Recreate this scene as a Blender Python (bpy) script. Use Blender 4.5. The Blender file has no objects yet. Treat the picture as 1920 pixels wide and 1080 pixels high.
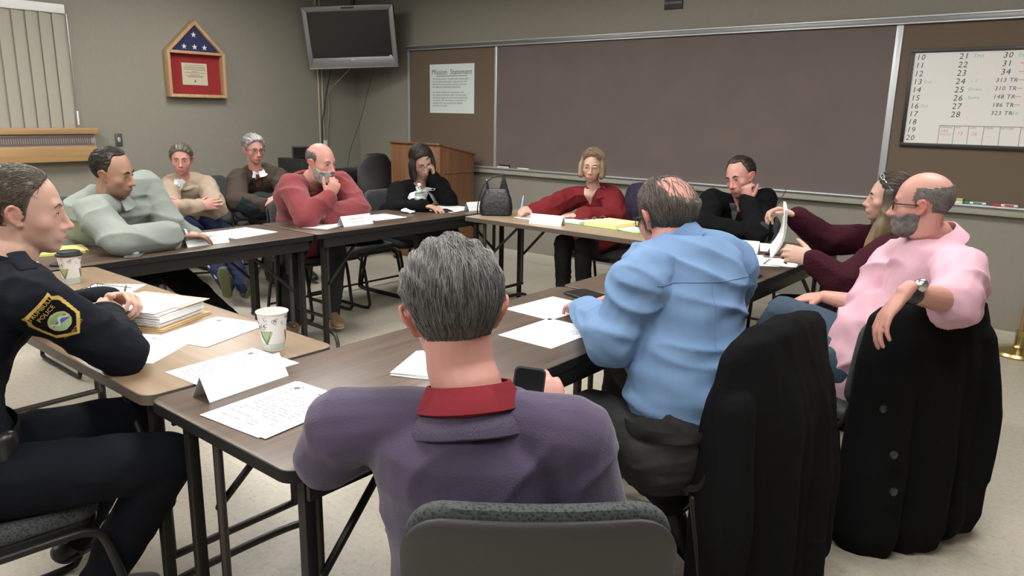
import bpy, bmesh, math, random
import numpy as np
from mathutils import Vector, Matrix
from mathutils.bvhtree import BVHTree
random.seed(7); RNG = np.random.default_rng(7)
SC = bpy.context.scene
COL = SC.collection
PI = math.pi

# ------------------------------------------------------------------ objects
def tag(o, label=None, cat=None, group=None, kind=None):
    if label: o['label'] = label
    if cat: o['category'] = cat
    if group: o['group'] = group
    if kind: o['kind'] = kind
    return o

def thing(name, label, cat, loc=(0, 0, 0), rz=0.0, group=None):
    o = bpy.data.objects.new(name, None); COL.objects.link(o)
    o.empty_display_size = 0.1
    o.location = loc; o.rotation_euler = (0, 0, rz)
    return tag(o, label, cat, group)

def copy_tree(o, parent=None):
    c = o.copy(); COL.objects.link(c); c.parent = parent
    for ch in list(o.children): copy_tree(ch, c)
    return c

def arr(p): return np.array(p, dtype=float)
def unit(v):
    v = np.asarray(v, float); return v / (np.linalg.norm(v) + 1e-12)

class MB:
    """collects shapes into ONE mesh; each face carries a material slot"""
    def __init__(s): s.v = []; s.f = []; s.m = []; s.n = 0
    def add(s, V, F, m=0):
        V = np.asarray(V, float)
        s.v.append(V)
        for f in F: s.f.append(tuple(i + s.n for i in f)); s.m.append(m)
        s.n += len(V)
        return s
    def box(s, lo, hi, m=0, M=None):
        x0, y0, z0 = lo; x1, y1, z1 = hi
        V = arr([(x0,y0,z0),(x1,y0,z0),(x1,y1,z0),(x0,y1,z0),(x0,y0,z1),(x1,y0,z1),(x1,y1,z1),(x0,y1,z1)])
        if M is not None: V = xf(V, M)
        return s.add(V, [(0,3,2,1),(4,5,6,7),(0,1,5,4),(1,2,6,5),(2,3,7,6),(3,0,4,7)], m)
    def tube(s, P, R, side=None, n=12, cap=True, m=0):
        V, F = tube_geo(P, R, side, n, cap); return s.add(V, F, m)
    def ell(s, c, r, M=None, nu=16, nv=10, m=0):
        V, F = ell_geo(nu, nv); V = V * arr(r)
        if M is not None: V = V @ arr(M).T
        return s.add(V + arr(c), F, m)
    def prism(s, pts, z0, z1, m=0, M=None):
        n = len(pts)
        V = arr([(x, y, z0) for x, y in pts] + [(x, y, z1) for x, y in pts])
        F = [tuple(range(n))[::-1], tuple(range(n, 2*n))] + [(i, (i+1) % n, n+(i+1) % n, n+i) for i in range(n)]
        if M is not None: V = xf(V, M)
        return s.add(V, F, m)
    def lathe(s, prof, n=24, c=(0,0,0), m=0, ms=None):
        V = []; F = []
        for r, z in prof:
            for k in range(n):
                a = 2*PI*k/n; V.append((c[0]+r*math.cos(a), c[1]+r*math.sin(a), c[2]+z))
        V = arr(V)
        for i in range(len(prof)-1):
            fs = [(i*n+k, i*n+(k+1) % n, (i+1)*n+(k+1) % n, (i+1)*n+k) for k in range(n)]
            F.append(fs)
        s.v.append(V)
        for i, fs in enumerate(F):
            for f in fs: s.f.append(tuple(q+s.n for q in f)); s.m.append(ms[i] if ms else m)
        s.n += len(V)
        return s
    def build(s, name, mats, parent=None, smooth=True, origin=(0,0,0), bevel=0.0, seg=2, angle=40):
        me = bpy.data.meshes.new(name)
        V = np.concatenate(s.v) - arr(origin)
        me.from_pydata(V.tolist(), [], s.f)
        if not isinstance(mats, (list, tuple)): mats = [mats]
        for m in mats: me.materials.append(m)
        me.polygons.foreach_set('material_index', arr(s.m).astype(np.int32))
        o = bpy.data.objects.new(name, me); COL.objects.link(o)
        if parent is not None: o.parent = parent
        finish(o, smooth, bevel, seg, angle)
        return o

def finish(o, smooth=True, bevel=0.0, seg=2, angle=40):
    me = o.data
    bm = bmesh.new(); bm.from_mesh(me)
    bmesh.ops.recalc_face_normals(bm, faces=bm.faces)
    if bevel > 0:
        es = [e for e in bm.edges if len(e.link_faces) == 2 and e.calc_face_angle(0) > math.radians(30)]
        bmesh.ops.bevel(bm, geom=es, offset=bevel, segments=seg, profile=0.5, affect='EDGES', clamp_overlap=True)
    if smooth:
        for f in bm.faces: f.smooth = True
        for e in bm.edges:
            if len(e.link_faces) == 2 and e.calc_face_angle(0) > math.radians(angle): e.smooth = False
    bm.to_mesh(me); bm.free()

def xf(V, M):
    M = np.asarray(M, float)
    return V @ M[:3, :3].T + M[:3, 3]

def TR(loc=(0,0,0), rx=0, ry=0, rz=0):
    return arr(Matrix.Translation(loc) @ Matrix.Rotation(rz, 4, 'Z') @ Matrix.Rotation(ry, 4, 'Y') @ Matrix.Rotation(rx, 4, 'X'))

_ell = {}
def ell_geo(nu=16, nv=10):
    if (nu, nv) not in _ell:
        V = [(0, 0, -1)]
        for j in range(1, nv):
            t = -PI/2 + PI*j/nv
            for i in range(nu):
                a = 2*PI*i/nu; V.append((math.cos(t)*math.cos(a), math.cos(t)*math.sin(a), math.sin(t)))
        V.append((0, 0, 1)); F = []
        for i in range(nu): F.append((0, 1+(i+1) % nu, 1+i))
        for j in range(nv-2):
            for i in range(nu):
                a = 1+j*nu; F.append((a+i, a+(i+1) % nu, a+nu+(i+1) % nu, a+nu+i))
        top = len(V)-1; a = 1+(nv-2)*nu
        for i in range(nu): F.append((a+i, a+(i+1) % nu, top))
        _ell[(nu, nv)] = (arr(V), F)
    V, F = _ell[(nu, nv)]
    return V.copy(), F

def tube_geo(P, R, side=None, n=12, cap=True):
    P = arr(P); k = len(P)
    R = [(r, r) if np.isscalar(r) else tuple(r) for r in (R if isinstance(R, (list, tuple, np.ndarray)) else [R]*k)]
    T = np.zeros_like(P)
    for i in range(k):
        a = P[min(i+1, k-1)] - P[max(i-1, 0)]; T[i] = unit(a)
    rings = []
    prev = None if side is None else arr(side)
    S = []
    for i in range(k):
        sd = prev
        if side is not None and np.ndim(side) == 2: sd = arr(side[i])
        if sd is None or np.linalg.norm(np.cross(sd, T[i])) < 1e-4:
            sd = arr((0, 0, 1)) if abs(T[i][2]) < .9 else arr((1, 0, 0))
        b = unit(sd - T[i]*np.dot(sd, T[i]))
        if side is None: prev = b
        S.append(b)
    def ring(c, b, nn, rw, rd):
        a = np.arange(n)*2*PI/n
        return c + np.outer(np.cos(a)*rw, b) + np.outer(np.sin(a)*rd, nn)
    def capr(i, sgn):
        r = min(R[i]); b = S[i]; nn = np.cross(T[i], b); out = []
        for a in (65, 35):
            ca, sa = math.cos(math.radians(a)), math.sin(math.radians(a))
            out.append(ring(P[i] + sgn*T[i]*r*sa, b, nn, R[i][0]*ca, R[i][1]*ca))
        return P[i] + sgn*T[i]*r, out
    V = []; F = []
    if cap:
        p0, rs = capr(0, -1); rings += rs
    for i in range(k): rings.append(ring(P[i], S[i], np.cross(T[i], S[i]), *R[i]))
    if cap:
        p1, rs = capr(k-1, 1); rings += rs[::-1]
    V = np.concatenate(rings); m = len(rings)
    for j in range(m-1):
        for i in range(n): F.append((j*n+i, j*n+(i+1) % n, (j+1)*n+(i+1) % n, (j+1)*n+i))
    if cap:
        V = np.concatenate([V, [p0], [p1]])
        for i in range(n):
            F.append((m*n, (i+1) % n, i)); F.append((m*n+1, (m-1)*n+i, (m-1)*n+(i+1) % n))
    else:
        F.append(tuple(range(n))[::-1]); F.append(tuple((m-1)*n+i for i in range(n)))
    return V, F

def spline(P, n=6):
    """Catmull-Rom through the points"""
    P = arr(P); Q = np.concatenate([[2*P[0]-P[1]], P, [2*P[-1]-P[-2]]]); out = []
    for i in range(1, len(Q)-2):
        for k in range(n):
            t = k/n; a, b, c, d = Q[i-1], Q[i], Q[i+1], Q[i+2]
            out.append(.5*((2*b)+(c-a)*t+(2*a-5*b+4*c-d)*t*t+(3*b-a-3*c+d)*t**3))
    out.append(P[-1]); return arr(out)

def rrect(w, d, r, n=6, cx=0, cy=0):
    pts = []
    for (sx, sy, a0) in ((1, 1, 0), (-1, 1, 90), (-1, -1, 180), (1, -1, 270)):
        for k in range(n+1):
            a = math.radians(a0 + 90*k/n)
            pts.append((cx+sx*(w/2-r)+r*math.cos(a), cy+sy*(d/2-r)+r*math.sin(a)))
    return pts

# ------------------------------------------------------------------ materials
def newmat(name):
    m = bpy.data.materials.new(name); m.use_nodes = True
    nt = m.node_tree; b = nt.nodes['Principled BSDF']
    return m, nt, b, nt.nodes, nt.links

def mat(name, col, rough=.5, metal=0.0, noise=None, bump=None, spec=None, emit=None, sheen=0, alpha=None, coat=0):
    """noise=(scale, amount[, stretch]); bump=(scale, strength[, stretch])"""
    m, nt, b, N, L = newmat(name)
    b.inputs['Base Color'].default_value = (*col, 1)
    b.inputs['Roughness'].default_value = rough
    b.inputs['Metallic'].default_value = metal
    if spec is not None: b.inputs['Specular IOR Level'].default_value = spec
    if sheen: b.inputs['Sheen Weight'].default_value = sheen; b.inputs['Sheen Roughness'].default_value = .5
    if coat: b.inputs['Coat Weight'].default_value = coat
    if emit:
        b.inputs['Emission Color'].default_value = (*emit[0], 1); b.inputs['Emission Strength'].default_value = emit[1]
    tc = None
    def coords(st):
        tc = N.new('ShaderNodeTexCoord'); mp = N.new('ShaderNodeMapping')
        mp.inputs['Scale'].default_value = st; L.new(tc.outputs['Object'], mp.inputs['Vector']); return mp
    if noise:
        st = noise[2] if len(noise) > 2 else (1, 1, 1)
        mp = coords(st); t = N.new('ShaderNodeTexNoise'); t.inputs['Scale'].default_value = noise[0]; t.inputs['Detail'].default_value = 4
        L.new(mp.outputs['Vector'], t.inputs['Vector'])
        mx = N.new('ShaderNodeMix'); mx.data_type = 'RGBA'
        k = noise[1]
        mx.inputs[6].default_value = (*[max(0, c*(1-k)) for c in col], 1); mx.inputs[7].default_value = (*[min(1, c*(1+k)) for c in col], 1)
        L.new(t.outputs['Fac'], mx.inputs[0]); L.new(mx.outputs[2], b.inputs['Base Color'])
    if bump:
        st = bump[2] if len(bump) > 2 else (1, 1, 1)
        mp = coords(st); t = N.new('ShaderNodeTexNoise'); t.inputs['Scale'].default_value = bump[0]; t.inputs['Detail'].default_value = 3
        L.new(mp.outputs['Vector'], t.inputs['Vector'])
        bp = N.new('ShaderNodeBump'); bp.inputs['Strength'].default_value = bump[1]; bp.inputs['Distance'].default_value = .01
        L.new(t.outputs['Fac'], bp.inputs['Height']); L.new(bp.outputs['Normal'], b.inputs['Normal'])
    return m

def attr_mat(name, rough=.5, spec=.4, bump=None, sheen=0):
    m, nt, b, N, L = newmat(name)
    a = N.new('ShaderNodeAttribute'); a.attribute_name = 'col'
    L.new(a.outputs['Color'], b.inputs['Base Color'])
    b.inputs['Roughness'].default_value = rough; b.inputs['Specular IOR Level'].default_value = spec
    if bump:
        tc = N.new('ShaderNodeTexCoord'); t = N.new('ShaderNodeTexNoise'); t.inputs['Scale'].default_value = bump[0]
        L.new(tc.outputs['Object'], t.inputs['Vector'])
        bp = N.new('ShaderNodeBump'); bp.inputs['Strength'].default_value = bump[1]; bp.inputs['Distance'].default_value = .004
        L.new(t.outputs['Fac'], bp.inputs['Height']); L.new(bp.outputs['Normal'], b.inputs['Normal'])
    return m

def wood(name, c1, c2, axis=1, scale=9, rough=.4, coat=0):
    m, nt, b, N, L = newmat(name)
    tc = N.new('ShaderNodeTexCoord'); mp = N.new('ShaderNodeMapping')
    st = [1, 1, 1]; st[axis] = .06; mp.inputs['Scale'].default_value = st
    L.new(tc.outputs['Object'], mp.inputs['Vector'])
    t = N.new('ShaderNodeTexNoise'); t.inputs['Scale'].default_value = scale*4; t.inputs['Detail'].default_value = 6; t.inputs['Distortion'].default_value = .6
    L.new(mp.outputs['Vector'], t.inputs['Vector'])
    r = N.new('ShaderNodeValToRGB'); r.color_ramp.elements[0].position = .32; r.color_ramp.elements[1].position = .68
    r.color_ramp.elements[0].color = (*c1, 1); r.color_ramp.elements[1].color = (*c2, 1)
    L.new(t.outputs['Fac'], r.inputs['Fac']); L.new(r.outputs['Color'], b.inputs['Base Color'])
    b.inputs['Roughness'].default_value = rough
    if coat: b.inputs['Coat Weight'].default_value = coat
    return m

def weave(name, c1, c2, scale=120, rough=.9):
    """upholstery: small two-tone dots"""
    m, nt, b, N, L = newmat(name)
    tc = N.new('ShaderNodeTexCoord'); v = N.new('ShaderNodeTexVoronoi'); v.inputs['Scale'].default_value = scale
    L.new(tc.outputs['Object'], v.inputs['Vector'])
    r = N.new('ShaderNodeValToRGB'); r.color_ramp.elements[0].position = .25; r.color_ramp.elements[1].position = .55
    r.color_ramp.elements[0].color = (*c1, 1); r.color_ramp.elements[1].color = (*c2, 1)
    L.new(v.outputs['Distance'], r.inputs['Fac']); L.new(r.outputs['Color'], b.inputs['Base Color'])
    b.inputs['Roughness'].default_value = rough
    bp = N.new('ShaderNodeBump'); bp.inputs['Strength'].default_value = .3; bp.inputs['Distance'].default_value = .003
    L.new(v.outputs['Distance'], bp.inputs['Height']); L.new(bp.outputs['Normal'], b.inputs['Normal'])
    return m

def srgb(r, g, b):
    f = lambda c: (c/255/12.92) if c/255 <= .04045 else ((c/255+.055)/1.055)**2.4
    return (f(r), f(g), f(b))

# ------------------------------------------------------------------ lettering
def text_geo(txt, size, align='CENTER', spacing=1.0, line=1.0, extrude=0.0):
    cu = bpy.data.curves.new('t', 'FONT'); cu.body = txt; cu.size = size; cu.align_x = align; cu.align_y = 'CENTER'
    cu.space_character = spacing; cu.space_line = line; cu.resolution_u = 2; cu.extrude = extrude
    o = bpy.data.objects.new('t', cu); COL.objects.link(o)
    dg = bpy.context.evaluated_depsgraph_get(); dg.update()
    me = bpy.data.meshes.new_from_object(o.evaluated_get(dg))
    V = np.zeros(len(me.vertices)*3); me.vertices.foreach_get('co', V); V = V.reshape(-1, 3)
    F = [tuple(p.vertices) for p in me.polygons]
    bpy.data.objects.remove(o); bpy.data.curves.remove(cu); bpy.data.meshes.remove(me)
    return V, F

def lettering(mb, txt, size, M, m=0, align='CENTER', spacing=1.0, line=1.0, shear=0):
    V, F = text_geo(txt, size, align, spacing, line)
    if shear: V[:, 0] += shear*V[:, 1]
    mb.add(xf(V, M), F, m)

# frame matrices for flat things: local x,y in the plane, z = outward normal
def plane_M(o, ex, ey):
    ex = unit(ex); ey = unit(ey); ez = np.cross(ex, ey)
    M = np.eye(4); M[:3, 0] = ex; M[:3, 1] = ey; M[:3, 2] = ez; M[:3, 3] = o
    return M
# ------------------------------------------------------------------ figures
def remesh(mb, voxel, smooth=2):
    me = bpy.data.meshes.new('tmp'); V = np.concatenate(mb.v)
    me.from_pydata(V.tolist(), [], mb.f)
    o = bpy.data.objects.new('tmp', me); COL.objects.link(o)
    r = o.modifiers.new('r', 'REMESH'); r.mode = 'VOXEL'; r.voxel_size = voxel
    if smooth:
        s = o.modifiers.new('s', 'SMOOTH'); s.factor = .5; s.iterations = smooth
    dg = bpy.context.evaluated_depsgraph_get(); dg.update()
    m2 = bpy.data.meshes.new_from_object(o.evaluated_get(dg))
    bpy.data.objects.remove(o); bpy.data.meshes.remove(me)
    return m2

def getv(me):
    V = np.zeros(len(me.vertices)*3); me.vertices.foreach_get('co', V); return V.reshape(-1, 3)
def setv(me, V): me.vertices.foreach_set('co', V.ravel()); me.update()
def getn(me):
    N = np.zeros(len(me.vertices)*3); me.vertices.foreach_get('normal', N); return N.reshape(-1, 3)

def put(me, name, m, parent, origin, col=None):
    setv(me, getv(me) - arr(origin))
    me.name = name; me.materials.clear()
    for q in (m if isinstance(m, (list, tuple)) else [m]): me.materials.append(q)
    me.polygons.foreach_set('use_smooth', [True]*len(me.polygons))
    if col is not None:
        a = me.color_attributes.new('col', 'FLOAT_COLOR', 'POINT')
        c = np.ones((len(me.vertices), 4)); c[:, :3] = col; a.data.foreach_set('color', c.ravel())
    o = bpy.data.objects.new(name, me); COL.objects.link(o); o.parent = parent
    return o

def wavy(V, freq, seed, k=5, stretch=(1, 1, 1)):
    """soft pseudo-noise in -1..1 from warped sines"""
    r = np.random.default_rng(seed); out = np.zeros(len(V)); P = V*arr(stretch)
    for i in range(k):
        d = unit(r.normal(size=3)); f = freq*(.6+.9*r.random()); w = unit(r.normal(size=3))
        out += np.sin(P @ d*f + 1.7*np.sin(P @ w*f*.6 + r.random()*6) + r.random()*6)
    return out/k*1.4

def folds(me, amp, freq, seed, stretch=(1, 1, 1.6)):
    V = getv(me); N = getn(me)
    w = wavy(V, freq, seed, 4, stretch); w2 = wavy(V, freq*2.3, seed+1, 3, stretch)
    h = (1-np.abs(np.clip(w, -1, 1)))**2.6*1.25 + .35*w2
    setv(me, V + N*(amp*(h-.35))[:, None])

# --- head: star-shaped implicit surface, local x right, y forward, z up
def _sell(p, c, r):
    q = (p-arr(c))/arr(r); k0 = np.linalg.norm(q, axis=-1); return (k0-1)*min(r)
def _cap(p, a, b, r):
    a = arr(a); b = arr(b); pa = p-a; ba = b-a; h = np.clip((pa @ ba)/(ba @ ba), 0, 1)
    return np.linalg.norm(pa-h[..., None]*ba, axis=-1)-r
def _smin(a, b, k):
    h = np.clip(.5+.5*(b-a)/k, 0, 1); return b*(1-h)+a*h-k*h*(1-h)
def _ssub(a, b, k): return -_smin(-a, b, k)

class Head:
    def __init__(s, nose=1.0, jaw=1.0, fat=0.0, brow=1.0, fem=False, chin=1.0):
        s.nose, s.jaw, s.fat, s.brow, s.fem, s.chin = nose, jaw, fat, brow, fem, chin
        s.nu, s.nv = 180, 120
        th = np.linspace(0, PI, s.nv); ph = np.arange(s.nu)*2*PI/s.nu
        T, P = np.meshgrid(th, ph, indexing='ij')
        s.D = np.stack([np.sin(T)*np.sin(P), np.sin(T)*np.cos(P), np.cos(T)], -1)
        s.R = s.solve(s.D.reshape(-1, 3)).reshape(s.nv, s.nu)
    def sdf(s, p):
        f = _sell(p, (0, -.014, .032), (.0755, .096, .086))
        f = _smin(f, _sell(p, (0, .020, -.012), (.064+.004*s.fat, .069, .088)), .02)
        f = _smin(f, _sell(p, (0, .028, -.062), (.051*s.jaw+.006*s.fat, .053, .05)), .022)
        if s.fat: f = _smin(f, _sell(p, (0, .03, -.092), (.045, .045, .03)), .03)
        f = _smin(f, _sell(p, (0, .066, -.099), (.021*s.jaw, .019*s.chin, .017)), .022)
        for q in (-1, 1):
            f = _smin(f, _sell(p, (q*.044, .050, -.028), (.021, .023, .02)), .018)
        f = _smin(f, _cap(p, (-.034, .077, .019), (.034, .077, .019), .0085*s.brow), .016)
        n = s.nose
        for q in (-1, 1):                                   # eye sockets and lids
            f = _ssub(f, _sell(p, (q*.032, .095, -.003), (.021, .014, .012)), .012)
            f = _smin(f, _sell(p, (q*.032, .0725, -.003), (.0145, .0125, .0115)), .004)
        f = _smin(f, _cap(p, (0, .083, .010), (0, .090+.018*n, -.040), .0085), .012)
        f = _smin(f, _sell(p, (0, .092+.015*n, -.041), (.0105*(.6+.4*n), .012*n, .0095)), .008)
        for q in (-1, 1): f = _smin(f, _sell(p, (q*.0125, .092, -.0455), (.0085, .011, .0075)), .007)
        f = _smin(f, _sell(p, (0, .083, -.070), (.026, .014, .016)), .012)
        f = _smin(f, _sell(p, (0, .0935, -.0665), (.021, .0065, .0052)), .005)
        f = _smin(f, _sell(p, (0, .0925, -.0785), (.0185, .0070, .006)), .006)
        f = _ssub(f, _cap(p, (-.020, .101, -.0725), (.020, .101, -.0725), .0022), .003)
        f = _ssub(f, _sell(p, (0, .101, -.0885), (.016, .008, .005)), .008)
        return f
    def solve(s, D):
        ts = np.linspace(.19, .03, 70); t = np.full(len(D), .03); done = np.zeros(len(D), bool)
        for k in range(len(ts)):
            f = s.sdf(D*ts[k]); hit = (f < 0) & ~done
            t[hit] = ts[k]; done |= hit
            if done.all(): break
        lo = t.copy(); hi = t + (ts[0]-ts[1])
        for _ in range(9):
            mid = (lo+hi)/2; f = s.sdf(D*mid[:, None]); ins = f < 0
            lo = np.where(ins, mid, lo); hi = np.where(ins, hi, mid)
        return lo
    def radius(s, D, R=None):
        R = s.R if R is None else R
        D = D/np.linalg.norm(D, axis=-1, keepdims=True)
        a = np.arccos(np.clip(D[..., 2], -1, 1))/PI*(s.nv-1); b = (np.arctan2(D[..., 0], D[..., 1]) % (2*PI))/(2*PI)*s.nu
        i = np.clip(a.astype(int), 0, s.nv-2); j = b.astype(int) % s.nu; fa = a-i; fb = b-np.floor(b); j2 = (j+1) % s.nu
        return (R[i, j]*(1-fa)+R[i+1, j]*fa)*(1-fb)+(R[i, j2]*(1-fa)+R[i+1, j2]*fa)*fb
    def surf(s, d, off=0.0):
        d = unit(d) if np.ndim(d) == 1 else np.asarray(d)/np.linalg.norm(d, axis=-1, keepdims=True)
        r = s.radius(d); return d*(np.asarray(r)+off)[..., None]
    def grid(s, R):
        V = s.D*R[..., None]; V = V.reshape(-1, 3); F = []
        nu, nv = s.nu, s.nv
        V = V[nu-1:(nv-1)*nu+1].copy() if False else V
        for j in range(nv-1):
            for i in range(nu):
                a = j*nu+i; b = j*nu+(i+1) % nu
                if j == 0: F.append((a, b+nu, a+nu)) if False else F.append((0, a+nu, b+nu))
                elif j == nv-2: F.append((a, (nv-1)*nu, b))
                else: F.append((a, a+nu, b+nu, b))
        return V, F

def sst(a, b, x):
    t = np.clip((x-a)/(b-a), 0, 1); return t*t*(3-2*t)

def hair_mask(P, style, seed=0):
    """0..1 cover on skull points P (local)"""
    x, y, z = P[..., 0], P[..., 1], P[..., 2]
    n = wavy(P.reshape(-1, 3), 160, seed, 5).reshape(x.shape)*.004
    hl = {'short': ([-.09, -.05, -.02, .01, .04, .065, .085, .13], [-.05, -.024, .014, .026, .042, .064, .080, .09]),
          'recede': ([-.09, -.05, -.02, .01, .04, .065, .085, .13], [-.05, -.024, .012, .018, .024, .02, .012, .03]),
          'comb': ([-.09, -.05, -.02, .01, .04, .065, .085, .13], [-.05, -.022, .014, .02, .03, .046, .058, .07])}
    hl['bob'] = (hl['comb'][0], [-.05, -.022, .02, .034, .046, .06, .070, .08])
    k = style if style in hl else 'comb'
    yf = np.interp(z, *hl[k])
    if style == 'recede':                                    # two bays beside a soft forelock
        yf = np.interp(z, *hl['comb'])-.012-.024*np.exp(-((np.abs(x)-.046)/.020)**2)*sst(.03, .06, z)
    nape = -.084 if style == 'thin' else -.072
    m = np.minimum(yf-y, z-nape)
    if style == 'fringe':                                    # bald crown
        m = np.minimum(m, .068+.10*np.maximum(0, -y-.03)-z)
        m = np.minimum(m, .034-y-.35*np.maximum(0, z-.01)); n = n*.5
    if style == 'thin':                                      # sparse crown, seen from behind
        d_ = unit(arr((.12, -.56, .82))); ang = np.degrees(np.arccos(np.clip((P/np.linalg.norm(P, axis=-1, keepdims=True)) @ d_, -1, 1))); m = np.minimum(m, (ang-36)*.0011)
    ear = .030-np.sqrt(((y+.014)/1.0)**2+((z+.010)*.85)**2)
    m = np.where(np.abs(x) > .05, np.minimum(m, -ear+.004), m)
    return sst(-.004, .007, m+n)

class Person:
    def __init__(s, name, label, spec, group=None):
        s.sp = spec; g = spec.get
        s.N = arr(g('N')); s.P = arr(g('pel')); s.H = arr(g('head'))
        s.root = thing('person', label, 'person', (s.P[0], s.P[1], 0), 0, group)
        s.org = arr((s.P[0], s.P[1], 0))
        f = lambda a: arr((math.cos(math.radians(a)), math.sin(math.radians(a)), 0))
        r = lambda a: arr((math.sin(math.radians(a)), -math.cos(math.radians(a)), 0))
        s.bf, s.br = f(g('byaw')), r(g('byaw')); s.pf, s.pr = f(g('pyaw', g('byaw'))), r(g('pyaw', g('byaw')))
        hy, hp, hr = g('hyaw'), math.radians(g('hpitch', 0)), math.radians(g('hroll', 0))
        F, Rr, U = f(hy), r(hy), arr((0, 0, 1))
        F2 = F*math.cos(hp)-U*math.sin(hp); U2 = U*math.cos(hp)+F*math.sin(hp)
        R3 = Rr*math.cos(hr)-U2*math.sin(hr); U3 = U2*math.cos(hr)+Rr*math.sin(hr)
        s.hs = g('hs', 1.05)
        s.HM = np.eye(4); s.HM[:3, 0] = R3*s.hs; s.HM[:3, 1] = F2*s.hs; s.HM[:3, 2] = U3*s.hs; s.HM[:3, 3] = s.H
        s.HI = np.linalg.inv(s.HM)
        sw = g('sw', .185); bulk = s.bulk = g('bulk', 1.0); drop = g('drop', .055)
        lift = g('lift', (0, 0))                              # right, left shoulder raise
        s.sh = {'R': arr(g('shR', s.N+s.br*sw-arr((0, 0, drop-lift[0]))+s.bf*.02)), 'L': arr(g('shL', s.N-s.br*sw-arr((0, 0, drop-lift[1]))+s.bf*.02))}
        s.hip = {'R': s.P+s.pr*.095, 'L': s.P-s.pr*.095}
        s.el = {'R': arr(g('elR')), 'L': arr(g('elL'))}; s.wr = {'R': arr(g('wrR')), 'L': arr(g('wrL'))}
        kn = g('kn', {}); an = g('an', {}); s.kn = {}; s.an = {}; s.toe = {}
        for q in 'RL':
            dv = s.pr*(.06 if q == 'R' else -.06)
            s.kn[q] = arr(kn.get(q, s.hip[q]+s.pf*.43+dv+arr((0, 0, -.01))))
            s.an[q] = arr(an.get(q, arr((s.kn[q][0], s.kn[q][1], .09))-s.pf*.04))
            s.toe[q] = arr(g('toe', {}).get(q, s.an[q]+s.pf*.15-arr((0, 0, .05))))
        s.head = Head(**g('face', {}))
        s.vox = g('vox', .0055)
    # torso centre line
    def spine(s, n=5):
        bow = s.sp.get('bow', .05)
        P0 = s.P+arr((0, 0, .03)); pts = []
        for t in (0, .22, .45, .68, .86, 1.0):
            c = P0*(1-t)+s.N*t - s.bf*bow*math.sin(PI*min(1, t*1.05))
            if t == 1.0: c = s.N.copy()
            pts.append(c)
        return spline(pts, n)
    def torso(s, mb, off, neck=True, belly=0.0, t0=0.0):
        C = s.spine(); b = s.bulk
        ts = np.linspace(0, 1, len(C)); C = C[ts >= t0]; ts = ts[ts >= t0]; k = len(C)
        w = np.interp(ts, [0, .2, .45, .68, .84, .93, 1.0], [.165, .160, .150, .170, .165, .115, .066])*(.55+.45*b)
        d = np.interp(ts, [0, .2, .45, .68, .84, .93, 1.0], [.115, .112, .108, .115, .098, .08, .062])*(.4+.6*b)
        d = d + belly*np.exp(-((ts-.33)/.22)**2); C = C + np.outer(belly*.6*np.exp(-((ts-.33)/.22)**2), s.bf)
        C = C.copy(); C[-1] = C[-1]-unit(C[-1]-C[-3])*.022
        side = [unit(s.pr*(1-t)+s.br*t) for t in ts]
        R = [(w[i]+off, d[i]+off) for i in range(k)]
        mb.tube(C, R, side=np.array(side), n=24)
        for q in 'RL':                                        # shoulder slope
            a = s.N-arr((0, 0, .034)); c = s.sh[q]
            mb.tube([a*.85+c*.15, a*.45+c*.55+arr((0, 0, .006)), c], [.042+off, .048*b**.5+off, .058*b**.5+off], n=14)
    def arm(s, mb, q, off, upto=1.0, fore=True, r0=.052, r1=.041, r2=.036, r3=.027):
        b = s.bulk**.5; S, E, W = s.sh[q], s.el[q], s.wr[q]
        mb.tube([S, S*.5+E*.5, E], [r0*b+off, (r0+r1)/2*b+off, r1*b+off+max(0, off)*.3], n=14)
        if fore:
            K = E*(1-upto)+W*upto
            mb.tube([E, E*.6+K*.4, K], [r1*b+off+max(0, off)*.3, r2*1.08*b+off, (r3 if upto > .9 else r2)*b+off], n=14)
    def legs(s, mb, off, b=None):
        b = b or s.bulk**.6
        for q in 'RL':
            H, K, A = s.hip[q], s.kn[q], s.an[q]
            mb.tube([H, H*.55+K*.45, K], [.085*b+off, .073*b+off, .056*b+off], n=16)
            mb.tube([K, K*.65+A*.35, A], [.056*b+off, .053*b+off, .040+off], n=16)
        mb.tube([s.hip['R'], s.hip['L']], [.10*b+off, .10*b+off], n=16)
    def hand(s, mb, q, d=None, n=None, curl=(25, 30, 20), spread=4, thumb=(40, 15, 15), curls=None, scale=1.0):
        W = s.wr[q]
        d = unit(W-s.el[q]) if d is None else unit(d)
        n = arr((0, 0, 1)) if n is None else arr(n); n = unit(n-d*np.dot(n, d))
        l = np.cross(n, d) if q == 'R' else -np.cross(n, d)
        sc = scale
        at = lambda a, b2, c=0: W+(d*a+l*b2+n*c)*sc
        mb.tube([at(-.02, 0), at(.012, .001), at(.045, .002), at(.078, .001), at(.090, 0)],
                [(.026*sc, .019*sc), (.030*sc, .018*sc), (.039*sc, .0165*sc), (.040*sc, .0135*sc), (.036*sc, .010*sc)], side=l, n=16)
        base = [(.088, .030), (.093, .0105), (.089, -.0105), (.078, -.030)]
        ln = [(.040, .024, .021), (.045, .028, .022), (.041, .026, .021), (.032, .020, .019)]
        for i in range(4):
            cu = (curls[i] if curls else curl)
            sp = math.radians((1.5-i)*spread)
            p = at(*base[i]); fd = unit(d*math.cos(sp)+l*math.sin(sp)); up = n.copy(); pts = [p-fd*.014*sc]; pts.append(p)
            for j in range(3):
                a = math.radians(cu[j]); fd2 = fd*math.cos(a)-up*math.sin(a); up = up*math.cos(a)+fd*math.sin(a); fd = unit(fd2)
                p = p+fd*ln[i][j]*sc; pts.append(p)
            r = [.0092, .0096, .0088, .0080, .0068]
            mb.tube(pts, [x*sc*(.93 if i == 3 else 1) for x in r], n=10)
        a0, a1, a2 = [math.radians(t) for t in thumb]
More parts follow.
